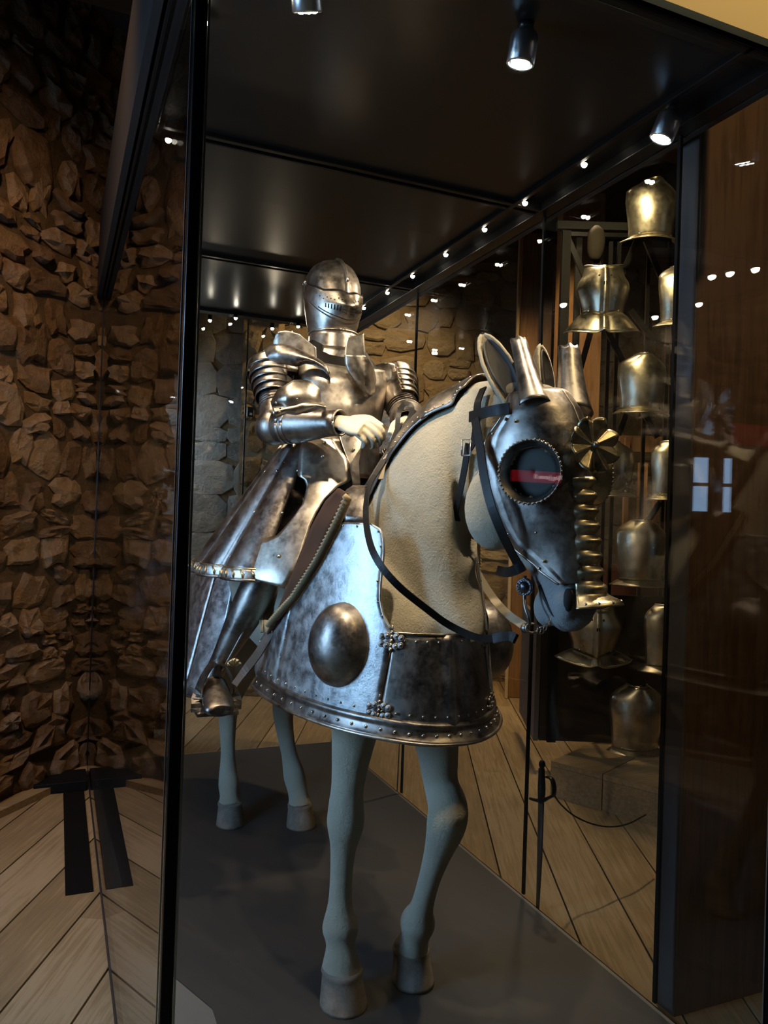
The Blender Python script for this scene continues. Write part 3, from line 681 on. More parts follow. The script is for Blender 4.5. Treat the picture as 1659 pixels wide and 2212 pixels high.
# ------------------------------------------------------------------ crinet (neck armour)
cri = thing('crinet', 'riveted dark steel plates along the crest of the neck of the horse', 'horse armour', tuple(neck_pt(math.pi/2, .25)))
def cth(t): return R(np.interp(t, [.18, .3, .5, .7, .82], [40, 37, 38, 42, 55]))
segs = [.185, .42, .62, .815]
for i, (t0, t1) in enumerate(zip(segs, segs[1:])):
    def f(u, v):
        t = t0-.008+(t1-t0+.016)*u; a = cth(t); return neck_pt(a+(math.pi-2*a)*v, t, .012+.004*i)
    part('plate', grid(f, 14, 24), STEELD, cri, solid=.004)
for i in range(26):
    t = .2+i*.0236
    for a in (cth(t)+R(4), math.pi-cth(t)-R(4)): rivet(cri, neck_pt(a, t, .022), neck_nor(a, t), .0042)
    if i % 2 == 0: rivet(cri, neck_pt(R(88), t, .024), neck_nor(R(88), t), .004)

# ------------------------------------------------------------------ shaffron (head armour)
sha = thing('shaffron', 'steel head armour of the horse with eye guards, ear guards and a fluted steel rosette', 'horse armour', tuple(HO))
eth, et = HEAD.inv(1156, 1022); EC = HEAD.pt(eth, et, .01); EC2 = HEAD.pt(math.pi-eth, et, .01)
hole = lambda p: np.linalg.norm(p-EC) > .066 and np.linalg.norm(p-EC2) > .066
chk = inv(HEAD, [(1212, 1262), (1176, 1233), (1122, 1186), (1085, 1130), (1064, 1085), (1050, 1030), (1049, 985), (1068, 940), (1098, 897), (1105, 870)])
topc = [(math.pi/2, chk[0][1]-.005), (math.pi/2, .12), (math.pi/2, .3), (math.pi/2, .42), (math.pi/2, .5), (math.pi/2, .535)]
topl = [(math.pi/2, x) for x in np.linspace(chk[0][1], .535, 10)]
chk[-1] = (chk[-1][0], .535)
for flip in (0, 1):
    F = mir if flip else (lambda l: l)
    part('cheek_plate', patch(HEAD, F(chk), F(topl), 60, 34, .014, lambda u, v: .004*(v < .12)+.012*math.exp(-((u-.55)/.14)**2)*math.sin(math.pi*min(1, v*1.3)), keep=hole), STEELD, sha, solid=.004)
    for cx_, cy_ in ((950, 625), (878, 712), (828, 822), (803, 955), (823, 1070), (886, 1188), (968, 1308), (1056, 1408), (1150, 1512), (1000, 640), (945, 845), (925, 955), (968, 1055), (1045, 1110), (1120, 1300), (1170, 1470), (1040, 470), (1090, 1190)):
        a, t = HEAD.inv(760+.3617*cx_, 680+.3617*cy_); a = math.pi-a if flip else a; rivet(sha, HEAD.pt(a, t, .021), HEAD.nor(a, t), .005)
for F in ((lambda l: l), mir):
    part('edge_roll', tube([HEAD.pt(a, t, .017) for a, t in resample(F(chk), 40)], .0045, 8), STEEL, sha)
# eye guards
for c, sd in ((EC, 1), (EC2, -1)):
    ax = unit(HX*sd*.93+HY*.36)
    g_ = part('eye_guard', lathe([(.064, -.012), (.067, .006), (.073, .022), (.082, .036), (.0835, .038)] if sd > 0 else [(.06, -.02), (.068, .012), (.078, .034), (.0835, .050), (.0835, .052)], 40, c, ax, cap=False), STEELD if sd > 0 else GOLDTINT, sha, solid=.0035, label='flared steel eye guard')
    s = unit(np.cross(ax, (0, 0, 1))); u = np.cross(s, ax)
    part('beading', cat(*[ell(c+ax*(.0385 if sd > 0 else .052)+(s*math.cos(k*2*math.pi/44)+u*math.sin(k*2*math.pi/44))*.0835, (.0042,)*3, 6, 4) for k in range(44)]), STEEL, g_)
# ear guards
def earg(base, tip, r0, r1, sd):
    base, tip = V(*base), V(*tip); ax = tip-base; e = unit(ax); fw = unit(HG-e*(HG@e)); s = np.cross(fw, e)
    def f(u, v):
        a = R(-105+210*v); r_ = r0+(r1-r0)*u+.014*(1-u)**3; sc = .004*math.sin(v*math.pi*9) if u > .98 else 0
        return base+ax*u+e*sc+fw*math.cos(a)*r_+s*math.sin(a)*r_
    return grid(f, 16, 24)
part('ear_guard', earg(HO+HX*.075+HY*-.075+HZ*.475, atX(1118, 742, 1.19), .036, .026, 1), STEELD, sha, solid=.003)
part('ear_guard', earg(HO+HX*-.075+HY*-.07+HZ*.475, atX(1226, 757, 1.33), .048, .034, -1), STEELD, sha, solid=.003)
# rosette
rc = HO+HY*.045+HZ*.365; rn = unit(HY*.9+HX*.28); rs = unit(np.cross((0, 0, 1), rn)); ru = np.cross(rn, rs)
def ros(u, v):
    a = 2*math.pi*u; fl_ = abs(((8*u) % 1)*2-1); rad = .076*v*(1-.14*fl_**3)
    return rc+(rs*math.cos(a)+ru*math.sin(a))*rad+rn*(.004+.020*v*(1-fl_)-.004*v)
part('rosette', grid(ros, 96, 8, cu=True), GOLDTINT, sha, solid=.002, label='fluted steel rosette with eight petals')  # steel, yellowed in its colour for the warm light
part('rosette_boss', lathe([(.009, 0), (.009, .016), (.006, .021), (.001, .022)], 14, rc, rn), STEEL, sha)
part('rosette_stem', lathe([(.012, -.05), (.012, .004)], 12, rc, rn), STEELD, sha)
# ribbed nose ridge with a flared lower lip
def nose(u, v):
    t = .285-.335*u; a = R(90+(v-.5)*2*(20+26*u**1.5)); w = math.sin(u*math.pi*2*8.5)
    return HEAD.pt(a, t, .013+.0215*max(0, 1-abs(v-.5)*2.1)*(1+.5*w)+(.045*max(0, (u-.82)/.18)**1.6)*(1-.25*abs(v-.5)))
part('nose_ridge', grid(nose, 110, 22), GOLDTINT, sha, solid=.003, label='ribbed nose ridge flaring at the bottom')  # dark steel, its brassy reflections put into the colour
for k in range(6):
    v = .12+k*.15; p = nose(.97, v); rivet(sha, p+HY*.002, HY, .0045)

# ------------------------------------------------------------------ bridle and reins
bri = thing('bridle', 'black leather bridle with buckles, round bit boss and long reins on the horse head', 'bridle', tuple(HO+V(0, 0, .2)))
def hs(pxs, off, w, name='strap', mat=LEATHER, parent=bri, t=.004):
    a = inv(HEAD, pxs); return part(name, strap([HEAD.pt(x, z, off) for x, z in a], w, t, [HEAD.nor(x, z) for x, z in a]), mat, parent, smooth=False)
def ns(l, off, w, name='strap', mat=LEATHER, t=.004):
    return part(name, strap([neck_pt(a, q, off) for a, q in l], w, t, [neck_nor(a, q) for a, q in l]), mat, bri, smooth=False)
P_ = lambda px, py, X: atX(px, py, X)
crown = part('crown_strap', strap([P_(1044, 838, 1.10), P_(1032, 870, 1.075), P_(1030, 905, 1.07), P_(1024, 950, 1.065), P_(1012, 975, 1.065)], .026, .004, [(-.9, -.2, .2)]*5), LEATHER, bri, smooth=False)
part('brow_band', strap([P_(1014, 901, 1.062), P_(1040, 893, 1.066), P_(1072, 886, 1.08), P_(1100, 882, 1.10)], .03, .004, [(-.9, -.35, .05)]*4), LEATHER, bri, smooth=False)
ck = part('cheek_strap', strap([P_(1012, 958, 1.064), P_(1003, 1015, 1.066), P_(992, 1070, 1.07), P_(985, 1105, 1.08), P_(988, 1125, 1.09)], .022, .004, [(-.9, -.3, 0)]*5), LEATHER, bri, smooth=False)
bk = P_(1010, 967, 1.058)
part('buckle', tube([bk+V(-.004, 0, 0)+V(.015*x, -.024*x, z) for x, z in ((-.5, -.022), (.5, -.022), (.5, .022), (-.5, .022), (-.5, -.022))], .0028, 6), CHROME, ck)
part('throat_strap', strap([P_(1026, 905, 1.055), P_(1036, 960, 1.05), P_(1046, 1030, 1.045), P_(1062, 1095, 1.05), P_(1088, 1160, 1.08), P_(1110, 1203, 1.12), P_(1126, 1230, 1.145)], .026, .004, [(-.9, -.4, 0)]*7), LEATHER, bri, smooth=False)
part('chin_strap', strap([P_(1132, 1222, 1.148), P_(1116, 1230, 1.135), P_(1096, 1236, 1.135), P_(1076, 1233, 1.15)], .027, .01, [(-.5, -.85, .1)]*4), LEATHER, bri, smooth=False)
bc = P_(1133, 1268, 1.155); bn = unit((-.85, -.5, 0))
bo = part('bit_boss', lathe([(.024, -.006), (.024, .002), (.021, .006), (.0185, .003), (.015, .006), (.009, .0105), (.001, .012)], 28, bc, bn), steel('boss_steel', (.10, .10, .11), (.22, .22, .24), .25, .4), bri, label='round dark steel bit boss')
for k in range(16):
    s = unit(np.cross(bn, (0, 0, 1))); u = np.cross(s, bn); rivet(bo, bc+bn*.005+(s*math.cos(k*.3927)+u*math.sin(k*.3927))*.0195, bn, .0024)
part('bit_shank', tube([bc+V(0, 0, .03), bc+V(.0, 0, -.02), P_(1135, 1312, 1.15), P_(1143, 1340, 1.155), P_(1140, 1360, 1.16)], .0055, 8, smooth=4), STEELD, bri)
part('bit_ring', tube([P_(1150, 1357, 1.165)+V(0, -.3*.02*math.cos(a), 0)+V(.016*math.cos(a), 0, .012*math.sin(a)) for a in np.linspace(0, 2*math.pi, 17)], .0035, 6), STEEL, bri)
for k in range(9):
    c = P_(1160+k*3.5, 1362-k*2+8*math.sin(k*.5), 1.18); part('chain_link', tube([c+V(.006*math.cos(a)*(1 if k % 2 else .4), .006*math.cos(a)*(.4 if k % 2 else 1), .007*math.sin(a)) for a in np.linspace(0, 2*math.pi, 9)], .0014, 5), STEEL, bri)
hook = [P_(1190, 1345, 1.20), P_(1180, 1352, 1.19), P_(1165, 1356, 1.175)]
part('curb_hook', tube(hook, .003, 6, smooth=4), STEEL, bri)
# reins
HANDL = P_(868, 925, 1.06)
part('rein', strap([P_(864, 915, 1.02), P_(835, 985, .97), P_(800, 1045, .9), P_(790, 1100, .83), P_(797, 1165, .80), P_(818, 1215, .80), P_(860, 1265, .84), P_(915, 1310, .92), P_(970, 1350, 1.0), P_(1030, 1377, 1.06), P_(1072, 1378, 1.10), P_(1108, 1373, 1.13)], .020, .004, [(-.8, -.5, .2)]*12, smooth=6), LEATHER, bri, smooth=False)
part('rein_end', strap([P_(1066, 1380, 1.095), P_(1085, 1376, 1.11), P_(1103, 1375, 1.125), P_(1114, 1380, 1.13)], .026, .012, [(-.8, -.5, .3)]*4), LEATHER, bri, smooth=False)
part('rein', strap([P_(1008, 1185, 1.24), P_(1030, 1235, 1.25), P_(1062, 1287, 1.25), P_(1095, 1325, 1.24), P_(1132, 1352, 1.18)], .024, .004, [(-.6, -.6, .4)]*5, smooth=6), LEATHERP, bri, smooth=False, label='pale underside of the far rein')
part('rein_knot', ell(P_(1135, 1357, 1.165), (.014, .014, .014), 8, 6), STEELD, bri)
part('rein_loop', strap([P_(858, 925, 1.02), P_(862, 892, 1.03), P_(875, 872, 1.06), P_(890, 880, 1.08), P_(884, 905, 1.06), P_(868, 930, 1.03), P_(900, 915, 1.08), P_(905, 900, 1.10), P_(880, 882, 1.09), P_(860, 885, 1.06)], .016, .003, [(-.5, -.8, .3)]*10, smooth=6), LEATHER, bri, smooth=False)
part('rein_drop', strap([P_(868, 935, 1.03), P_(850, 968, .99), P_(830, 1000, .96), P_(822, 1035, .94)], .018, .003, [(-.7, -.7, .2)]*4), LEATHERP, bri, smooth=False)

# ------------------------------------------------------------------ saddle
sad = thing('saddle', 'steel-bowed saddle with brown velvet skirt, gold fringe and stirrup', 'saddle', (1.03, 2.75, 1.5))
SD = Surf((1.03, 2.85, 0), VX, VY, VZ, [(.8, 0, 0, .345, .75), (1.2, 0, 0, .33, .70), (1.45, 0, 0, .30, .62), (1.62, 0, 0, .25, .50), (1.72, 0, 0, .16, .36)])
vl = inv(PE, [(586, 1370), (612, 1310), (650, 1215), (680, 1140), (712, 1082), (738, 1055)]); vr = inv(PE, [(602, 1352), (640, 1290), (685, 1215), (722, 1140), (748, 1085), (757, 1066)])
fr2 = inv(PE, [(572, 1362), (596, 1352), (650, 1290), (697, 1215), (735, 1140), (758, 1090), (764, 1072)])
for flip in (0, 1):
    F = mir if flip else (lambda l: l)
    part('velvet_skirt', patch(PE, F(vl), F(vr), 20, 5, .012, lambda u, v: .006*math.sin(u*19)*math.sin(math.pi*v)), VELVET, sad, solid=.008)
    fp = resample(F(fr2[1:]), 90)
    part('fringe', tube([PE.pt(a, t, .022+.0035*(i % 2)) for i, (a, t) in enumerate(fp)], [(.0165, .008) if i % 2 else (.013, .005) for i in range(91)], 8), plain('gold_fringe', (.42, .31, .17), .7) if not flip else bpy.data.materials['gold_fringe'], sad, label='gold braided fringe')
part('tassel', cat(*[tube([P_(562+k*3.2, 1340, .69), P_(563+k*3.2+rnd.uniform(-2, 2), 1366, .685)], .004, 5) for k in range(9)]), bpy.data.materials['gold_fringe'], sad)
bowl = inv(SD, [(752, 1128), (748, 1090), (752, 1062), (768, 1050)]); bowr = inv(SD, [(800, 1128), (797, 1100), (796, 1075), (792, 1052)])
for flip in (0, 1):
    F = mir if flip else (lambda l: l)
    part('saddle_bow', patch(SD, F(bowl), F(bowr), 8, 8, .02), STEELD, sad, solid=.006)
part('pommel', patch(SD, [bowl[-1], bowr[-1]], mir([bowl[-1], bowr[-1]]), 6, 20, .02), STEELD, sad, solid=.006)
def seat(u, v):
    y = 2.62+.83*u; x = (v-.5)*2; return V(1.03+x*.22, y, 1.58+(.14 if u > .5 else .05)*abs(2*u-1)**2.5*(1-.2*x*x)-.10*x*x)
part('seat', grid(seat, 16, 14), VELVET, sad, solid=.03, offset=-1)
# ------------------------------------------------------------------ the knight
kn = thing('knight_figure', 'seated figure in full polished plate armour with closed helmet and bare ivory hands', 'knight', (1.0, 2.9, 1.62))
HX0 = V(.985, 2.93, 2.415)
HTB = [(-.165, .080, .085, .088), (-.14, .088, .108, .09), (-.10, .097, .130, .094), (-.05, .106, .142, .104), (0, .112, .140, .116), (.05, .112, .126, .12), (.09, .104, .110, .116), (.125, .085, .086, .098), (.148, .055, .056, .064), (.158, .028, .028, .032), (.161, .004, .004, .004)]
hyw = R(-6); HF = V(math.sin(hyw)*-1, -math.cos(hyw), 0); HS = V(-HF[1]*-1, 0, 0); HS = V(HF[1], -HF[0], 0)
def helm(a, z, off=0., prow=0.):        # a: 0 = front, + = figure's right
    w, f_, b_ = interp(HTB, z); c = math.cos(a); s = math.sin(a); d = f_ if c > 0 else b_
    x, y = s*(w+off), c*(d+off); y += prow*max(0, c)**6
    y += (.012 if z > -.03 else 0)*math.exp(-(s/.11)**2)*(1 if c > 0 else -1)*min(1, max(0, (z+.03)/.06))
    return HX0+HS*x+HF*y+V(0, 0, z)
helmet = part('helmet', grid(lambda u, v: helm(2*math.pi*u, -.165+.326*v), 64, 30, cu=True), STEEL, kn, label='closed helmet with comb')
part('comb', tube([helm(0, z, .001) for z in np.linspace(.045, .158, 9)]+[helm(math.pi, z, .001) for z in np.linspace(.15, .0, 9)], .0055, 8), STEEL, helmet)
def vis(u, v):
    a = R(-88+176*u); k = abs(2*u-1); zt = .006+.05*max(0, (k-.5)/.5)-.012*math.exp(-(k/.12)**2); zb = -.115+.115*k**2.0
    z = zb+(zt-zb)*v; return helm(a, z, .0065, .030*max(0, 1-abs(v-.5)*1.6))
visor = part('visor', grid(vis, 56, 14), STEEL, helmet, solid=.003)
def bev(u, v):
    a = R(-97+194*u); k = abs(2*u-1); zt = -.092+.115*k**2.2; zb = -.150
    return helm(a, zb+(zt-zb)*v, .004, .004)
part('bevor', grid(bev, 48, 8), STEEL, helmet, solid=.003)
DARK = plain('slot_black', (.006, .005, .005), .8)
part('sight_slit', tube([helm(R(a), .006+.05*max(0, (abs(a)/88-.5)/.5)-.012*math.exp(-(a/10.5)**2)+.0015, .004, .004) for a in range(-86, 87, 4)], (.0015, .004), 6), DARK, helmet)
for sgn in (1, -1):
    for k in range(9):
        p = vis(.5+sgn*(.05+.035*k), .62); part('breath_hole', ell(p+V(0, 0, .004*(k % 3)), (.0032,)*3, 6, 4), DARK, visor)
    for k in range(6):
        u = .5+sgn*(.10+.028*k); part('breath_slot', tube([vis(u, .30), vis(u, .46)], .0032, 6), DARK, visor)
    for k in range(3):
        part('breath_slot', tube([vis(.5+sgn*.02, .28+.09*k), vis(.5+sgn*.075, .28+.09*k)], .0028, 6), DARK, visor)
    part('lower_groove', tube([vis(.5+sgn*x, .10+.04*(x*4)) for x in np.linspace(0, .32, 8)], .003, 6), DARK, visor)
    part('pivot', lathe([(.013, -.004), (.012, .008), (.005, .011), (.001, .0115)], 14, helm(sgn*R(90), .055, .004), HS*sgn), STEELD, helmet)
# gorget
def gor(u, v, o=0.):
    a = 2*math.pi*u; w = np.interp(v, [0, .3, .6, 1], [.165, .118, .098, .094]); d = np.interp(v, [0, .3, .6, 1], [.155, .130, .112, .106]); z = np.interp(v, [0, .3, .6, 1], [2.10, 2.15, 2.21, 2.275])
    return V(.99-math.sin(a)*(w+o), 2.91-math.cos(a)*(d+o), z-.02*math.cos(a)*(1-v))
part('gorget', grid(lambda u, v: gor(u, v), 40, 10, cu=True), STEEL, kn, solid=.003)
part('gorget_roll', tube([gor(i/40, 1) for i in range(41)], .005, 8), STEEL, kn)
part('gorget_plate', grid(lambda u, v: gor(-.12+.24*u, v*.62, .008)+V(0, -.004, -.03*(1-abs(2*u-1))*(1-v)), 16, 8), STEEL, kn, solid=.003)
# torso
TB = Surf((1.0, 2.88, 0), VX, VY, VZ, [(1.6, 0, .03, .17, .15), (1.78, 0, .03, .155, .135), (1.86, 0, .03, .148, .13), (1.96, 0, .03, .165, .15), (2.06, 0, .02, .185, .155), (2.14, 0, 0, .185, .13), (2.2, 0, -.02, .14, .10), (2.26, 0, -.03, .1, .08)])
def brs(u, v):
    a = R(-12+204*u); z = 1.83+.36*v
    z = 1.83+(.32-.035*(1-abs(2*u-1)))*v
    return TB.pt(a, z, .012+.016*math.exp(-((u-.5)/.05)**2)*math.sin(math.pi*min(1, .25+v)))
part('breastplate', grid(brs, 48, 26), STEEL, kn, solid=.004)
part('backplate', grid(lambda u, v: TB.pt(R(190+160*u), 1.83+.36*v, .006), 24, 16), STEEL, kn, solid=.004)
part('torso_core', grid(lambda u, v: TB.pt(2*math.pi*u, 1.6+.64*v, -.004), 24, 12, cu=True), LEATHER, kn)
part('arm_roll', tube([TB.pt(R(16-28*abs(k/10-.5)), 1.98+.019*k, .02) for k in range(11)], .006, 8), STEEL, kn)
# arms
S_R, E_R, W_R = V(.765, 2.895, 2.125), V(.72, 2.735, 1.875), V(.885, 2.50, 1.875)
S_L, E_L, W_L = V(1.225, 2.90, 2.125), V(1.235, 2.72, 1.955), V(1.105, 2.42, 1.885)
def seg(p, q, r, n=20, up=(0, 0, 1)):
    k = len(r); return tube([p+(q-p)*i/(k-1) for i in range(k)], r, n, up, cap=False, smooth=2)
def ring(p, d, up, a0, a1, r0, r1, w, name, mat, parent, nn_=24, sq=1.0, bulge=0.):
    d = unit(d); s = unit(np.cross(d, up)); u_ = np.cross(s, d)
    def f(u, v):
        a = a0+(a1-a0)*u; rr = r0+(r1-r0)*v+bulge*math.sin(math.pi*v)
        return p+d*w*(v-.5)+(s*math.cos(a)*sq+u_*math.sin(a))*rr
    return part(name, grid(f, nn_, 5), mat, parent, solid=.003)
for S_, E_, W_, sd in ((S_R, E_R, W_R, 1), (S_L, E_L, W_L, -1)):
    ad = unit(E_-S_); out = V(-sd, 0, 0)
    # pauldron: shell over the shoulder, wing on the chest, upright flange
    def pau(u, v):
        a = R(-70+230*u); b = R(8+80*v)        # a: round the shoulder, front to back ; b: from top
        return S_+V(-sd*(.03+.105*math.sin(b)*max(-.35, math.cos(a-R(45)))), -.125*math.sin(b)*math.sin(a-R(45)+R(90))*0-.115*math.sin(b)*math.cos(a+R(45)), .10*math.cos(b)-.045)
    def pau2(u, v):
        a = 2*math.pi*u; r_ = math.sin(R(6+84*v)); return S_+V(-sd*(.0+.105*r_*math.cos(a)), .108*r_*math.sin(a), .095*math.cos(R(6+84*v))-.035)
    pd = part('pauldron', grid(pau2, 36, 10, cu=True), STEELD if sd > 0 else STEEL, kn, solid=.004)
    # chest wing and upright neck flange
    if sd > 0:
        yf = lambda px: float(np.interp(px, [556, 575, 600, 650, 712], [2.90, 2.82, 2.775, 2.73, 2.69]))
        la = [(560, 778), (566, 762), (578, 750), (591, 744), (612, 744), (633, 748), (655, 759), (684, 774), (705, 788), (712, 806)]
        lb = [(562, 790), (572, 786), (585, 784), (600, 785), (619, 787), (641, 792), (659, 785), (680, 788), (700, 800), (709, 810)]
        fa_ = [(589, 744), (596, 718), (619, 713), (647, 720), (683, 751)]; fb_ = [(587, 748), (600, 746), (633, 750), (655, 761), (684, 777)]
        lift = .035
    else:
        yf = lambda px: float(np.interp(px, [740, 790, 830], [2.665, 2.665, 2.78]))
        la = [(744, 766), (745, 784), (750, 800), (766, 825), (788, 849), (797, 854)]
        lb = [(790, 768), (797, 780), (808, 801), (813, 828), (810, 846), (801, 854)]
        fa_ = [(751, 730), (746, 745), (744, 768)]; fb_ = [(786, 720), (788, 745), (791, 771)]
        lift = .03
    def two(A, B, n, bul, back):
        A, B = resample(A, n), resample(B, n)
        def f(u, v):
            q = A[round(u*n)]*(1-v)+B[round(u*n)]*v
            return atY(q[0], q[1], yf(q[0])-bul*math.sin(math.pi*v)+back*v)
        return grid(f, n, 10)
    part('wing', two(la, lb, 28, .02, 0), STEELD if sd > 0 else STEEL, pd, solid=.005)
    part('neck_flange', two(fa_, fb_, 16, .0, 0), STEEL, pd, solid=.004)
    # lames down the upper arm
    for k in range(5):
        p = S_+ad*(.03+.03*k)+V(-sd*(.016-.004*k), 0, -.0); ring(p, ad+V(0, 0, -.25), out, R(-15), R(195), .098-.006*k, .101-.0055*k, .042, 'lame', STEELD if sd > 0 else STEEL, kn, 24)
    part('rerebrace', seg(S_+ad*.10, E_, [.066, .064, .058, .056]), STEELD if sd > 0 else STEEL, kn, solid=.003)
    for k in range(3): ring(S_+ad*(.19+.012*k), ad, out, 0, 2*math.pi, .062, .0635, .006, 'turning_roll', STEELD, kn, 24)
    fd = unit(W_-E_)
    part('elbow_cop', ell(E_+V(-sd*.008, .012, -.004), (.062, .070, .066), 20, 14), STEELD, kn)
    vb = part('vambrace', seg(E_+fd*.02, W_, [.060, .064, .058, .047, .043]), STEELD, kn, solid=.003)
    part('cuff_roll', tube([W_+(unit(np.cross(fd, (0, 0, 1)))*math.cos(a)+np.cross(unit(np.cross(fd, (0, 0, 1))), fd)*math.sin(a))*.0435 for a in np.linspace(0, 2*math.pi, 25)], .004, 6), STEEL, vb)
    for k in range(2): ring(E_+fd*(.055+.022*k), fd, (0, 0, 1), 0, 2*math.pi, .0665, .066, .012, 'forearm_lame', STEELD, kn, 24)
# fan-shaped couter guard on the right elbow
def fan(u, v):
    a = R(-28+150*u); r_ = .03+.125*v*(.9+.12*math.cos(u*math.pi*6))*(1 if True else 0)
    c = E_R+V(.05, -.075, .02); return c+V(.085*math.cos(a)*v*1.28+.012, -.055-.045*math.sin(math.pi*v)-.02*math.cos(a)*v, .118*math.sin(a)*v)
def fan2(u, v):
    pl = resample([(585, 868), (600, 842), (636, 821), (668, 822), (690, 840), (693, 868), (704, 873), (702, 886)], 24)[round(u*24)]
    pr = resample([(588, 880), (598, 884), (615, 888), (630, 892), (645, 893), (662, 892), (680, 886), (698, 884)], 24)[round(u*24)]
    q = pl*(1-v)+pr*v; y = 2.47+.045*abs(2*u-1)**2-.035*math.sin(math.pi*v)
    return atY(q[0], q[1], y+.13*max(0, .3-u)+.02)
part('couter_fan', grid(fan2, 24, 12), STEEL, kn, solid=.004, label='large faceted elbow guard')
def fan3(u, v):
    pl = resample([(588, 880), (615, 876), (650, 862), (672, 868), (690, 872), (704, 876)], 20)[round(u*20)]
    pr = resample([(592, 905), (618, 893), (640, 896), (662, 890), (684, 880), (704, 884)], 20)[round(u*20)]
    q = pl*(1-v)+pr*v; return atY(q[0], q[1], 2.455+.05*(1-u)-.02*math.sin(math.pi*v))
part('couter_wing', grid(fan3, 20, 6), STEEL, kn, solid=.004)
for px, py, y in ((596, 870, 2.5), (605, 882, 2.49), (642, 862, 2.45), (604, 890, 2.48)): rivet(kn, atY(px, py, y-.03), (-.3, -.95, 0), .004)
# hands
def hand(name, w, fwd, back, thumb, curls, sc=1.0):
    w, fwd, back, thumb = V(*w), unit(fwd), unit(back), unit(thumb); vf = []
    vf.append(tube([w-fwd*.03*sc, w+fwd*.01*sc, w+fwd*.05*sc, w+fwd*.092*sc], [(.026*sc, .021*sc), (.030*sc, .021*sc), (.041*sc, .019*sc), (.040*sc, .016*sc)], 16, back, smooth=3))
    L = [(.040, .026, .020), (.045, .029, .022), (.042, .028, .021), (.033, .021, .018)]
    for k in range(4):
        b = w+fwd*(.088-.003*abs(k-1))*sc+thumb*(.028-.019*k)*sc; d = fwd; p = [b-fwd*.02*sc, b]; cu = curls[k]
        for j, l in enumerate(L[k]):
            ang = cu[j]; ax = np.cross(back, fwd); d = unit(d*math.cos(ang)-np.cross(np.cross(d, back), d)*0-unit(np.cross(ax, d)*-1)*math.sin(ang)*-1) if False else unit(rot(d, np.cross(fwd, back), -ang))
            p.append(p[-1]+d*l*sc)
        vf.append(tube(p, [.0098*sc, .0105*sc, .0095*sc, .0086*sc, .0068*sc], 10, thumb, smooth=3))
    b = w+fwd*.03*sc+thumb*.027*sc; d1 = unit(thumb*.6+fwd*.75-back*.25); d2 = unit(fwd*.9+thumb*.05-back*.5)
    vf.append(tube([b-d1*.015*sc, b, b+d1*.038*sc, b+d1*.038*sc+d2*.03*sc, b+d1*.038*sc+d2*.052*sc], [.013*sc, .0145*sc, .012*sc, .0105*sc, .008*sc], 10, back, smooth=3))
    return remesh(name, cat(*vf), .0032, SKIN, kn, 3, .4)
def rot(v, ax, a):
    ax = unit(ax); return v*math.cos(a)+np.cross(ax, v)*math.sin(a)+ax*(ax@v)*(1-math.cos(a))
fwR = unit(V(.97, 2.36, 1.845)-W_R)
hand('hand', W_R+fwR*.012, fwR, (-.55, -.35, .75), (.55, -.1, .5), [(.6, .9, .6), (.65, .95, .6), (.7, 1.0, .65), (.75, 1.05, .7)], 1.1)
fwL = unit(V(1.045, 2.30, 1.835)-W_L)
hand('hand', W_L+fwL*.0, fwL, (.2, -.55, .75), (-.85, -.2, .2), [(1.1, 1.3, .8), (1.15, 1.35, .8), (1.2, 1.35, .8), (1.2, 1.4, .8)], 1.05)
# waist and skirt
part('waist_plate', grid(lambda u, v: TB.pt(R(-20+220*u), 1.70+.15*v, .016-.0*v), 36, 8), STEEL, kn, solid=.004)
SK = Surf((1.0, 3.05, 0), VX, VY, VZ, [(1.2, 0, 0, .475, .58), (1.345, 0, 0, .45, .55), (1.60, 0, .09, .315, .355), (1.86, 0, .18, .175, .16), (2.0, 0, .2, .12, .1)])
skirt = part('skirt', grid(lambda u, v: SK.pt(R(44-130*u), 1.345+.475*v, .006+(.036*(1-v)+.010)*abs(math.sin(u*math.pi*6))**.6), 112, 24), STEELD, kn, solid=.004, label='fluted flaring steel skirt')
part('skirt', grid(lambda u, v: SK.pt(R(136+130*u), 1.345+.475*v, .006+(.036*(1-v)+.010)*abs(math.sin(u*math.pi*6))**.6), 112, 24), STEELD, kn, solid=.004, label='fluted flaring steel skirt')
hemf = lambda u, v: SK.pt(R(44-130*u), 1.318+.04*v, .012+.046*abs(math.sin(u*math.pi*6))**.6)
hem = part('hem_band', grid(hemf, 112, 4), STEELE, skirt, solid=.004, label='pierced decorative hem')
part('hem_roll', tube([hemf(i/112, 0) for i in range(113)], .006, 8), STEELD, hem)
part('hem_roll', tube([hemf(i/112, 1) for i in range(113)], .004, 8), GOLDTINT, hem)
for i in range(34):
    u = .01+i*.029; p = hemf(u, .5); part('hem_ornament', tube([hemf(u, .1), p+V(-.006, -.004, 0), hemf(u+.012, .9)], .0035, 6), GOLDTINT, hem)
for k in range(4):
    u = (k+.0)/6+.001
    for v in (.1, .45, .78): rivet(kn, SK.pt(R(44-130*u), 1.345+.475*v, .014), SK.nor(R(44-130*u), 1.5), .006)
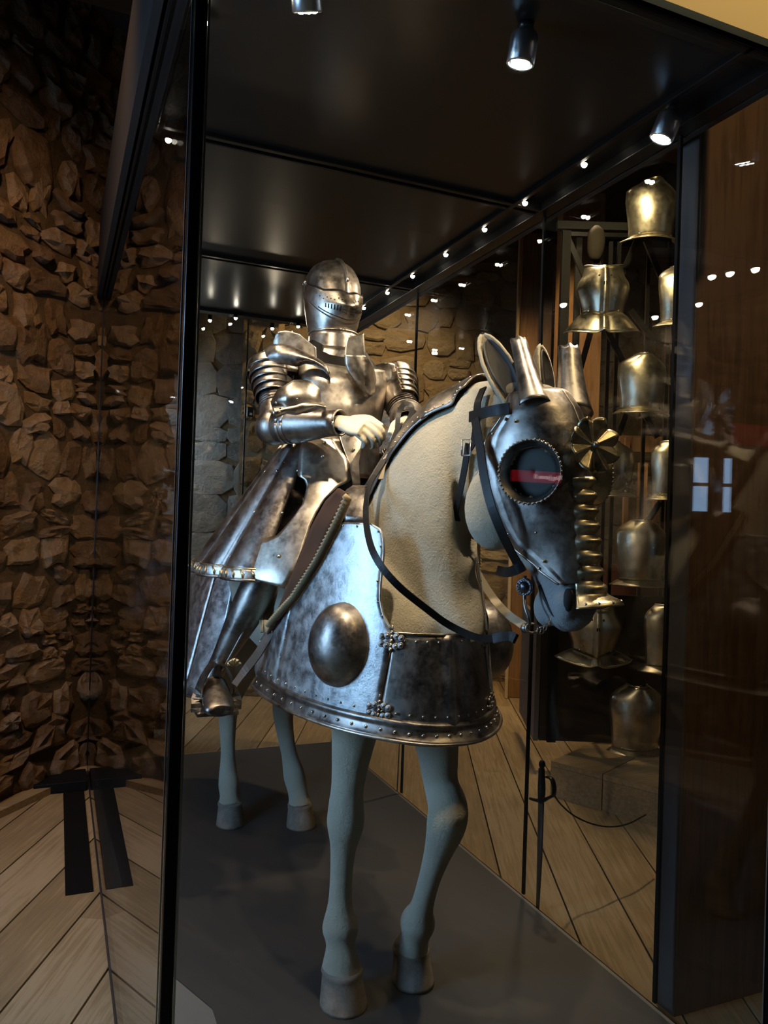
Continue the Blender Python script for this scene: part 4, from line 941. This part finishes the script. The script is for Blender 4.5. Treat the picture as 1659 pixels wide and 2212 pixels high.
# front apron and the long thigh plate that borders the saddle opening
apl = inv(SK, [(760, 1052), (752, 1000), (735, 955), (728, 930)])
part('apron', patch(SK, apl, mir(apl), 10, 24, .012), STEEL, kn, solid=.004)
thl = [(552, 1226), (550, 1218), (558, 1191), (573, 1166), (609, 1156), (634, 1128), (660, 1090), (669, 1052), (663, 1036), (652, 1030), (656, 982), (666, 941)]
thr = [(562, 1250), (590, 1260), (625, 1271), (653, 1210), (664, 1172), (675, 1134), (688, 1104), (704, 1077), (729, 1052), (753, 1039), (748, 995), (718, 948)]
thick = part('thigh_plate', patch(SK, inv(SK, thl), inv(SK, thr), 44, 10, .03), STEEL, kn, solid=.005, label='long smooth plate ending in a rounded pad')
for px, py in ((700, 988), (612, 1201), (704, 957)):
    a, t = SK.inv(px, py); rivet(thick, SK.pt(a, t, .036), SK.nor(a, t), .007)
for px, py in ((760, 972), (822, 972)):
    a, t = SK.inv(px, py); rivet(kn, SK.pt(a, t, .018), SK.nor(a, t), .007)
# legs
for sd in (1, -1):
    mx_ = (lambda p: V(*p)) if sd > 0 else (lambda p: V(2.03-p[0], p[1], p[2]))
    hip, knee, ank = mx_((.86, 2.88, 1.62)), mx_((.757, 2.85, 1.37)), mx_((.563, 2.93, .935))
    part('cuisse', seg(hip, knee, [.10, .10, .09, .075]), STEELD, kn, solid=.003)
    part('knee_cop', ell(knee+V(-sd*.005, -.01, 0), (.064, .07, .07), 20, 14), STEELD, kn)
    d = ank-knee
    g_ = part('greave', tube([knee, knee+d*.15, knee+d*.32, knee+d*.5, knee+d*.7, knee+d*.88, ank, ank+d*.06], [(.066, .07), (.07, .078), (.068, .078), (.06, .07), (.047, .055), (.037, .042), (.036, .042), (.042, .05)], 28, (0, -1, .5), cap=False, smooth=3), STEELD, kn, solid=.003, label='shining blued greave')
    part('seam_strap', tube([knee+d*q+V(-sd*.0, -.07+.02*q, -.02) for q in np.linspace(.1, .9, 8)], .0045, 6), STEEL, g_)
    toe = ank+V(-sd*.01, -.19, -.085)
    part('sabaton', tube([ank+V(0, .045, -.05), ank+V(0, .0, -.035), ank+V(0, -.06, -.05), ank+V(-sd*.004, -.13, -.068), toe, toe+V(0, -.012, -.002)], [(.034, .035), (.043, .05), (.047, .046), (.056, .036), (.052, .024), (.03, .012)], 20, (0, 0, 1), smooth=3), STEELD, kn, label='broad-toed steel foot')
    for k in range(5):
        p0 = ank+V(0, -.035-.03*k, -.045-.012*k); part('sabaton_lame', tube([p0+V(-sd*math.cos(a)*(.049+.002*k), 0, .002+math.sin(a)*(.050-.006*k)) for a in np.linspace(.1, math.pi-.1, 13)], .003, 6), STEEL, kn)
    # stirrup belongs to the saddle
    st = part('stirrup', cat(bar(ank+V(-.075, -.09, -.115), ank+V(.075, -.09, -.115), .075, .012, (0, 0, 1)), strap([ank+V(-.07, -.09, -.112), ank+V(-.066, -.085, -.03), ank+V(-.03, -.075, .045), ank+V(0, -.07, .06), ank+V(.03, -.075, .045), ank+V(.066, -.085, -.03), ank+V(.07, -.09, -.112)], .045, .006, [(0, 0, 1)]*7)), STEELD, sad, smooth=False)
    part('shell_ornament', grid(lambda u, v: ank+V(.055+.03*v*math.sin(R(-80+160*u)), -.105-.012*abs(math.sin(u*math.pi*5)), .05+.034*v*math.cos(R(-80+160*u))), 20, 4), GOLDTINT, st, solid=.003)
    part('stirrup_leather', strap([mx_(P_(507, 1480, .585)), mx_(P_(530, 1448, .62)), mx_(P_(560, 1408, .655)), mx_(P_(588, 1362, .69))], .034, .005, [(-sd, -.4, 0)]*4), plain('brown_leather', (.09, .065, .045), .5) if sd > 0 else bpy.data.materials['brown_leather'], sad, smooth=False)

# ------------------------------------------------------------------ the wall of cuirasses to the right
RD = 5.0
bq = [atZ(1187, 1718, ZF), atZ(1440, 1792, ZF)]
bdir = unit(bq[1]-bq[0]); bback = V(-bdir[1], bdir[0], 0)
if bback@FW < 0: bback = -bback
bench = thing('plank_plinth', 'low plinth of pale floor boards under the rack of cuirasses', 'plinth', tuple(bq[0]))
BH = .205
for k in range(5):
    c0 = bq[0]+bdir*(.33*k+.003); c1 = bq[0]+bdir*(.33*(k+1)-.003)
    m = (c0+c1)/2
    part('plank', obox(m+bback*.75+V(0, 0, BH-.015), bdir, bback, (0, 0, 1), .162, .75, .015), WOODF, bench, smooth=False)
    part('plank', obox(m+bback*.012+V(0, 0, (BH-.032)/2), bdir, bback, (0, 0, 1), .162, .012, (BH-.032)/2), WOODF, bench, smooth=False)
part('end_board', obox(bq[0]+bback*.75+bdir*.013+V(0, 0, (BH-.034)/2), bback, bdir, (0, 0, 1), .72, .012, (BH-.034)/2), WOODF, bench, smooth=False)
ZB = ZF+BH
rack = thing('cuirass_rack', 'tall dark frame with crossed struts and black back board holding the cuirasses', 'rack', tuple(atD(1300, 1500, RD)*V(1, 1, 0)+V(0, 0, ZB)))
def rp(px, py, D=RD): return atD(px, py, D)
zt = rp(1300, 487)[2]
def up(px, py0, py1, w=.05, D=RD, name='upright', mat=GREYFRAME):
    a = rp(px, py0, D); return part(name, bar((a[0], a[1], ZB), (a[0], a[1], rp(px, py1, D)[2]), w, w, tuple(FW)), mat, rack, smooth=False)
up(1204, 1115, 480, .055); up(1232, 1115, 500, .04, RD+.3)
part('top_rail', bar(rp(1203, 488), rp(1500, 496), .05, .05), GREYFRAME, rack, smooth=False)
part('top_rail', bar(rp(1228, 505, RD+.3), rp(1500, 512, RD+.3), .04, .04), GREYFRAME, rack, smooth=False)
for a, b, D in (((1222, 505), (1272, 618), 5.0), ((1375, 520), (1345, 590), 5.02), ((1395, 520), (1432, 610), 5.02), ((1362, 670), (1415, 740), 5.02), ((1312, 715), (1350, 790), 5.02), ((1275, 720), (1225, 900), 5.02), ((1352, 895), (1335, 940), 5.0), ((1390, 890), (1420, 945), 5.0),
                ((1425, 1085), (1400, 1125), 5.0), ((1330, 1290), (1320, 1310), 5.0), ((1390, 1290), (1398, 1310), 5.0)):
    part('strut', bar(rp(*a, D), rp(*b, D), .035, .02, tuple(FW)), BLACK, rack, smooth=False)
bl_, br_ = rp(1180, 1115, RD), rp(1480, 1115, RD)
zb1 = rp(1300, 1285, RD)[2]
part('back_board', obox((bl_+br_)/2*V(1, 1, 0)+FW*.03+V(0, 0, (ZB+zb1)/2), unit((br_-bl_)*V(1, 1, 0)), FW, (0, 0, 1), np.linalg.norm(br_-bl_)/2, .02, (zb1-ZB)/2), DARKBOARD, rack, smooth=False)
# left side of the board's box, painted paler as its lit side
e0 = rp(1172, 1115, RD)*V(1, 1, 0); e1 = rp(1139, 1115, RD+.75)*V(1, 1, 0)
part('side_panel', bar(tuple(e0+V(0, 0, (ZF+BH+.95)/2)), tuple(e1+V(0, 0, (ZF+BH+.95)/2)), .03, .95-BH-ZF-.0), plain('panel_lit_grey', (.13, .11, .105), .6), rack, smooth=False)

for px in (1302, 1320, 1384, 1430, 1440, 1462): up(px, 1115, 520, .022, RD+.05, 'hanging_post', BLACK)
def cuirass(name, label, px, py, w, h, D, yaw, kind, lean=0., mat=STEELB):
    """w, h in metres; px,py = middle"""
    c = atD(px, py, D); fw = unit(-FW*math.cos(R(yaw))+RW*math.sin(R(yaw))); s = V(-fw[1], fw[0], 0); upv = unit(V(0, 0, 1)-fw*lean)
    t = thing(name, label, 'cuirass', tuple(c-V(0, 0, h/2)), 'cuirasses on the rack')
    breast = kind == 'breast'
    prof = [(0, .78), (.12, .80), (.3, .90), (.5, 1.0), (.62, .94), (.74, .80), (.86, .74), (1, .70 if breast else .42)] if breast else [(0, .84), (.15, .85), (.4, .94), (.6, 1.0), (.8, .97), (.88, .82), (1, .38)]
    def f(u, v):
        x = 2*u-1; hw = np.interp(v, [p[0] for p in prof], [p[1] for p in prof])*w/2
        dep = .52*w*math.sqrt(max(0, 1-(.93*x)**2))*(.78+.32*math.sin(math.pi*min(1, .15+.75*v)))
        if breast: dep += .035*math.exp(-(x/.10)**2)*(1-.5*v)
        top = (-.035*(1-x*x)*max(0, (v-.85)/.15)-.13*h*(1-abs(x))**1.5*(1-v)**4) if breast else 0
        return c+s*hw*x+upv*(h*(v-.5)+top)+fw*(dep-.15*w)
    part('shell', grid(f, 30, 20), mat, t, solid=.004)
    def fl2(u, v):
        x = 2*u-1; p = f(u, .0); o = unit(s*x*.7+fw*math.sqrt(max(0, 1-x*x)))
        drop = (.42*h*.55*(abs(x)**.6)+.03) if breast else .05*h
        if breast:
            lv = (p-c)@upv; end = -h*(.5+(.50 if py < 1100 else .30)-.12*x*x-.06*math.exp(-(x/.12)**2))
            return p+o*(.055*v**.7)*(1-.35*math.exp(-(x/.15)**2))+s*x*.05*v+upv*(end-lv)*v
        return p+o*.05*v-upv*.085*h*v
    part('flange', grid(fl2, 40, 6), mat, t, solid=.004)
    part('neck_roll', tube([f(i/20, 1) for i in range(21)], .006, 6), mat, t)
    part('waist_roll', tube([fl2(i/40, 1) for i in range(41)], .005, 6), mat, t)
    if breast:
        for x in (.38, .62): part('lance_hole', ell(f(x, .68), (.008, .008, .008), 6, 4), DARK, t)
    else:
        part('top_staple', tube([f(.5, 1)+s*.012*math.cos(a)+upv*.012*math.sin(a) for a in np.linspace(0, math.pi, 7)], .004, 6), BLACK, t)
    rivet(t, f(.15, .03), fw, .007); rivet(t, f(.85, .03), fw, .007)
    if py < 1500: part('bracket', bar(f(.5, .5), c+FW*(RD+.05-D)+s*0, .02, .02), BLACK, t, smooth=False)
    return t
px2m = lambda n, D: n*D/FPX
D1 = 4.85
cuirass('backplate', 'bright backplate at the very top of the rack', 1405, 459, px2m(118, D1), px2m(122, D1), D1, 6, 'back')
cuirass('breastplate', 'ridged breastplate with flared two-lobed fauld below the top backplate, left', 1302, 627, px2m(112, D1), px2m(105, D1), D1, -10, 'breast')
cuirass('backplate', 'backplate right of the ridged breastplate, partly hidden by the dark timber partition', 1462, 642, px2m(104, D1), px2m(122, D1), D1, 18, 'back')
cuirass('backplate', 'backplate in the middle of the rack where the reflection of the knight falls', 1384, 828, px2m(108, D1), px2m(118, D1), D1, 4, 'back')
cuirass('breastplate', 'breastplate half hidden behind the rosette of the horse', 1318, 1010, px2m(100, D1), px2m(108, D1), D1, -10, 'back')
cuirass('backplate', 'narrow backplate beside the timber partition at the height of the rosette', 1438, 1013, px2m(78, D1), px2m(116, D1), D1, 14, 'back')
cuirass('backplate', 'round-topped backplate right of the nose of the horse', 1381, 1188, px2m(112, D1), px2m(128, D1), D1, 2, 'back')
cuirass('breastplate', 'ridged breastplate with two-lobed fauld below the muzzle of the horse', 1283, 1352, px2m(116, D1), px2m(100, D1), D1, -6, 'breast')
cuirass('backplate', 'backplate beside the muzzle-level breastplate, cut off by the timber partition', 1428, 1370, px2m(92, D1), px2m(130, D1), D1, 14, 'back')
cuirass('backplate', 'lowest backplate standing on the plank plinth', 1372, 1545, px2m(118, D1), px2m(135, D1), D1, 0, 'back', mat=STEELB)
# paddle-shaped knob of the strut beside the left breastplate
pk = thing('helmet_stand', 'dark paddle-shaped stand rising behind the left breastplate', 'stand', tuple(rp(1289, 590, 5.0)))
part('pad', tube([rp(1285, 562, 4.98), rp(1286, 545, 4.98), rp(1288, 520, 4.98), rp(1288, 500, 4.98), rp(1288, 489, 4.98)], [(.03, .03), (.052, .04), (.058, .04), (.05, .036), (.02, .02)], 14, tuple(-FW), smooth=3), plain('stand_brown', (.03, .024, .017), .8, spec=.1), pk)
part('stem', bar(rp(1287, 555, 5.0), rp(1296, 615, 5.0), .05, .02, tuple(FW)), BLACK, pk, smooth=False)
# timber posts behind
def post(px0, px1, py_top, D, label, name='timber_post', mat=WOODT, dep=.2, base=ZF):
    a, b = atD(px0, 1110, D)*V(1, 1, 0), atD(px1, 1110, D)*V(1, 1, 0); zt_ = atD((px0+px1)/2, py_top, D)[2]
    o = part(name, obox((a+b)/2+FW*dep/2+V(0, 0, (zt_+base)/2), unit(b-a), FW, (0, 0, 1), np.linalg.norm(b-a)/2, dep/2, (zt_-base)/2), mat, smooth=False, bevel=.008)
    return tag(o, label, 'post')
post(1111, 1153, 500, 7.1, 'brown timber post behind the ears of the horse, left of the rack')
tag(post(1103, 1110, 480, 7.05, 'thin pale wooden strip along the left side of the brown timber post', 'pale_strip', WOODL, .05), 'thin pale wooden strip along the left side of the brown timber post', 'strip')
post(1196, 1288, 412, 6.3, 'broad sawn-off timber post behind the rack frame')
post(1155, 1180, 520, 6.9, 'dark post between the two brown timbers', 'dark_post', WOODD, .12)
# slatted wooden crate and light strips seen between the cuirasses
cr = thing('wooden_trestle', 'orange wooden trestle with slotted uprights seen between the cuirasses', 'trestle', tuple(atD(1380, 1240, 5.9)))
for (x0, x1, y0, y1) in ((1342, 1360, 945, 1210), (1372, 1398, 1000, 1250), (1405, 1420, 1040, 1240), (1430, 1458, 1060, 1250)):
    a, b = atD(x0, y1, 5.9), atD(x1, y0, 5.9); part('board', obox((a+b)/2, RW, FW, (0, 0, 1), abs((b-a)@RW)/2, .02, abs(b[2]-a[2])/2), WOODT, cr, smooth=False)
a, b = atD(1335, 975, 5.95), atD(1465, 945, 5.95); part('board', obox((a+b)/2, RW, FW, (0, 0, 1), abs((b-a)@RW)/2, .02, abs(b[2]-a[2])/2), WOODT, cr, smooth=False)
a, b = atD(1240, 1330, 6.0), atD(1470, 1225, 6.0); part('board', obox((a+b)/2, RW, FW, (0, 0, 1), abs((b-a)@RW)/2, .02, abs(b[2]-a[2])/2), plain('board_redbrown', (.10, .03, .015), .6), cr, smooth=False)
# big dark timber partition just right of the case
pt_ = tag(part('timber_partition', box(1.935, 3.2, 1.95, 2.04, ZF, 4.3), WOODD, smooth=False, bevel=.004), 'dark stained timber partition close behind the right glass', 'partition')
part('partition_edge', box(1.925, 1.9345, 1.952, 2.038, ZF, 4.3), plain('edge_lit_mauve', (.085, .07, .07), .6), pt_, smooth=False)  # left edge of the same timber, painted lighter as its lit face
# sword beside the glass with its chain
sw = thing('sword', 'dark hanger sword standing upright beside the right glass', 'sword', tuple(atX(1168, 1960, 1.895)))
SX = 1.895
sp = lambda px, py: atX(px, py, SX)
zb_ = ZF+.002; b0 = sp(1162, 1940); b0 = V(b0[0], b0[1], zb_)
part('scabbard', tube([b0, sp(1166, 1850), sp(1169, 1733)], [(.009, .006), (.017, .007), (.019, .008)], 10, (1, 0, 0)), plain('scabbard_brown', (.05, .03, .02), .5), sw)
part('grip', tube([sp(1169, 1733), sp(1170, 1705), sp(1170, 1675), sp(1170, 1660)], [.013, .0165, .014, .013], 12, smooth=3), LEATHER, sw)
part('pommel', ell(sp(1171, 1651), (.014, .014, .018)), BLACK, sw)
part('guard', tube([sp(1145, 1725), sp(1155, 1728), sp(1170, 1730), sp(1184, 1724), sp(1196, 1718)], [.006, .007, .009, .007, .006], 8, smooth=3), BLACK, sw)
part('shell_guard', tube([sp(1196, 1718), sp(1197, 1700), sp(1192, 1683), sp(1182, 1678)], [(.012, .005)]*4, 8, smooth=3), BLACK, sw)
cb = tag(part('cable', tube([atX(1197, 1718, 1.91), atX(1212, 1738, 2.0), atX(1240, 1762, 2.1), atX(1280, 1780, 2.2), atX(1320, 1786, 2.32), atX(1358, 1779, 2.44), atX(1395, 1760, 2.6)], .0035, 6, smooth=8), BLACKM), 'thin dark cord hanging in a curve from the sword hilt to the plinth', 'cord')
# small black hygrometer on the far glass
hy = thing('sensor', 'small black sensor box on the far glass beside the elbow', 'sensor', tuple(atY(540, 890, YFAR+.02)))
ch_ = atY(540, 890, YFAR+.02); part('body', box(ch_[0]-.02, ch_[0]+.02, YFAR+.0055, YFAR+.03, ch_[2]-.032, ch_[2]+.032), BLACK, hy, smooth=False, bevel=.002)
part('display', box(ch_[0]-.006, ch_[0]+.012, YFAR+.0045, YFAR+.0055, ch_[2]-.022, ch_[2]-.006), plain('display_pale', (.5, .5, .48), .4), hy, smooth=False)

# ------------------------------------------------------------------ the hall behind the viewpoint (seen in the glass)
def mirror_front(px, py, Y):            # where a thing stands whose reflection in the front glass shows at px,py
    d = ray(px, py); p = CAM+d*((2*YN-Y)/d[1]); return V(p[0], Y, p[2])
sg = mirror_front(1168, 1028, -1.2)
sign = thing('info_sign', 'red lit heading panel lettered King James II, mirrored in the glass', 'sign', (sg[0], -1.2, ZF))
part('panel', box(sg[0]-.2, sg[0]+.16, -1.24, -1.205, ZF, sg[2]-.045), BLACK, sign, smooth=False)
part('heading', box(sg[0]-.2, sg[0]+.16, -1.24, -1.205, sg[2]-.044, sg[2]+.03), plain('heading_red', (.5, .02, .03), .5, emit=(1, .03, .05), es=.5), sign, smooth=False)
tx = bpy.data.curves.new('lettering', 'FONT'); tx.body = 'King James II'; tx.size = .042; tx.align_x = 'CENTER'; tx.align_y = 'CENTER'; tx.extrude = .001
to = bpy.data.objects.new('lettering', tx); C.objects.link(to)
me = bpy.data.meshes.new_from_object(to.evaluated_get(bpy.context.evaluated_depsgraph_get())); bpy.data.objects.remove(to); me.materials.clear()
to = link('lettering', me, plain('letter_white', (.9, .9, .9), .5, emit=(1, .8, .8), es=2.2), sign, (sg[0]+.06, -1.203, sg[2]-.007)); to.rotation_euler = (R(90), 0, R(180))
s2 = mirror_front(1625, 937, -1.2)
sign2 = thing('info_sign', 'dim dark red heading panel mirrored at the right edge of the glass', 'sign', (s2[0], -1.2, ZF))
part('panel', box(s2[0]-.16, s2[0]+.3, -1.24, -1.205, ZF, s2[2]-.085), BLACK, sign2, smooth=False)
part('heading', box(s2[0]-.16, s2[0]+.3, -1.24, -1.205, s2[2]-.084, s2[2]+.07), plain('heading_dark_red', (.3, .01, .02), .5, emit=(1, .04, .07), es=.12), sign2, smooth=False)
for i, (px, py) in enumerate(((1538, 592), (1577, 585), (1632, 576), (1217, 653), (1415, 680), (1510, 652))):
    d = ray(px, py); tt = (4.15-ZC)/d[2]; p = CAM+d*tt; y = 2*YN-p[1]
    if y < -4.0: y = -4.0; tt = (2*YN-y)/d[1]; p = CAM+d*tt
    t = thing('hall_lamp', ['first', 'second', 'third', 'fourth', 'fifth', 'sixth'][i]+' ceiling lamp of the hall behind, seen mirrored in the front glass', 'lamp', (p[0], y, p[2]), 'hall ceiling lamps')
    part('housing', lathe([(.03, .05), (.05, .03), (.05, -.02)], 14, (p[0], y, p[2])), BLACK, t)
    part('bulb', ell((p[0], y, p[2]-.025), (.035,)*3, 10, 8), BULB, t)
    part('rod', tube([(p[0], y, p[2]+.05), (p[0], y, 4.55)], .008, 6), BLACK, t)
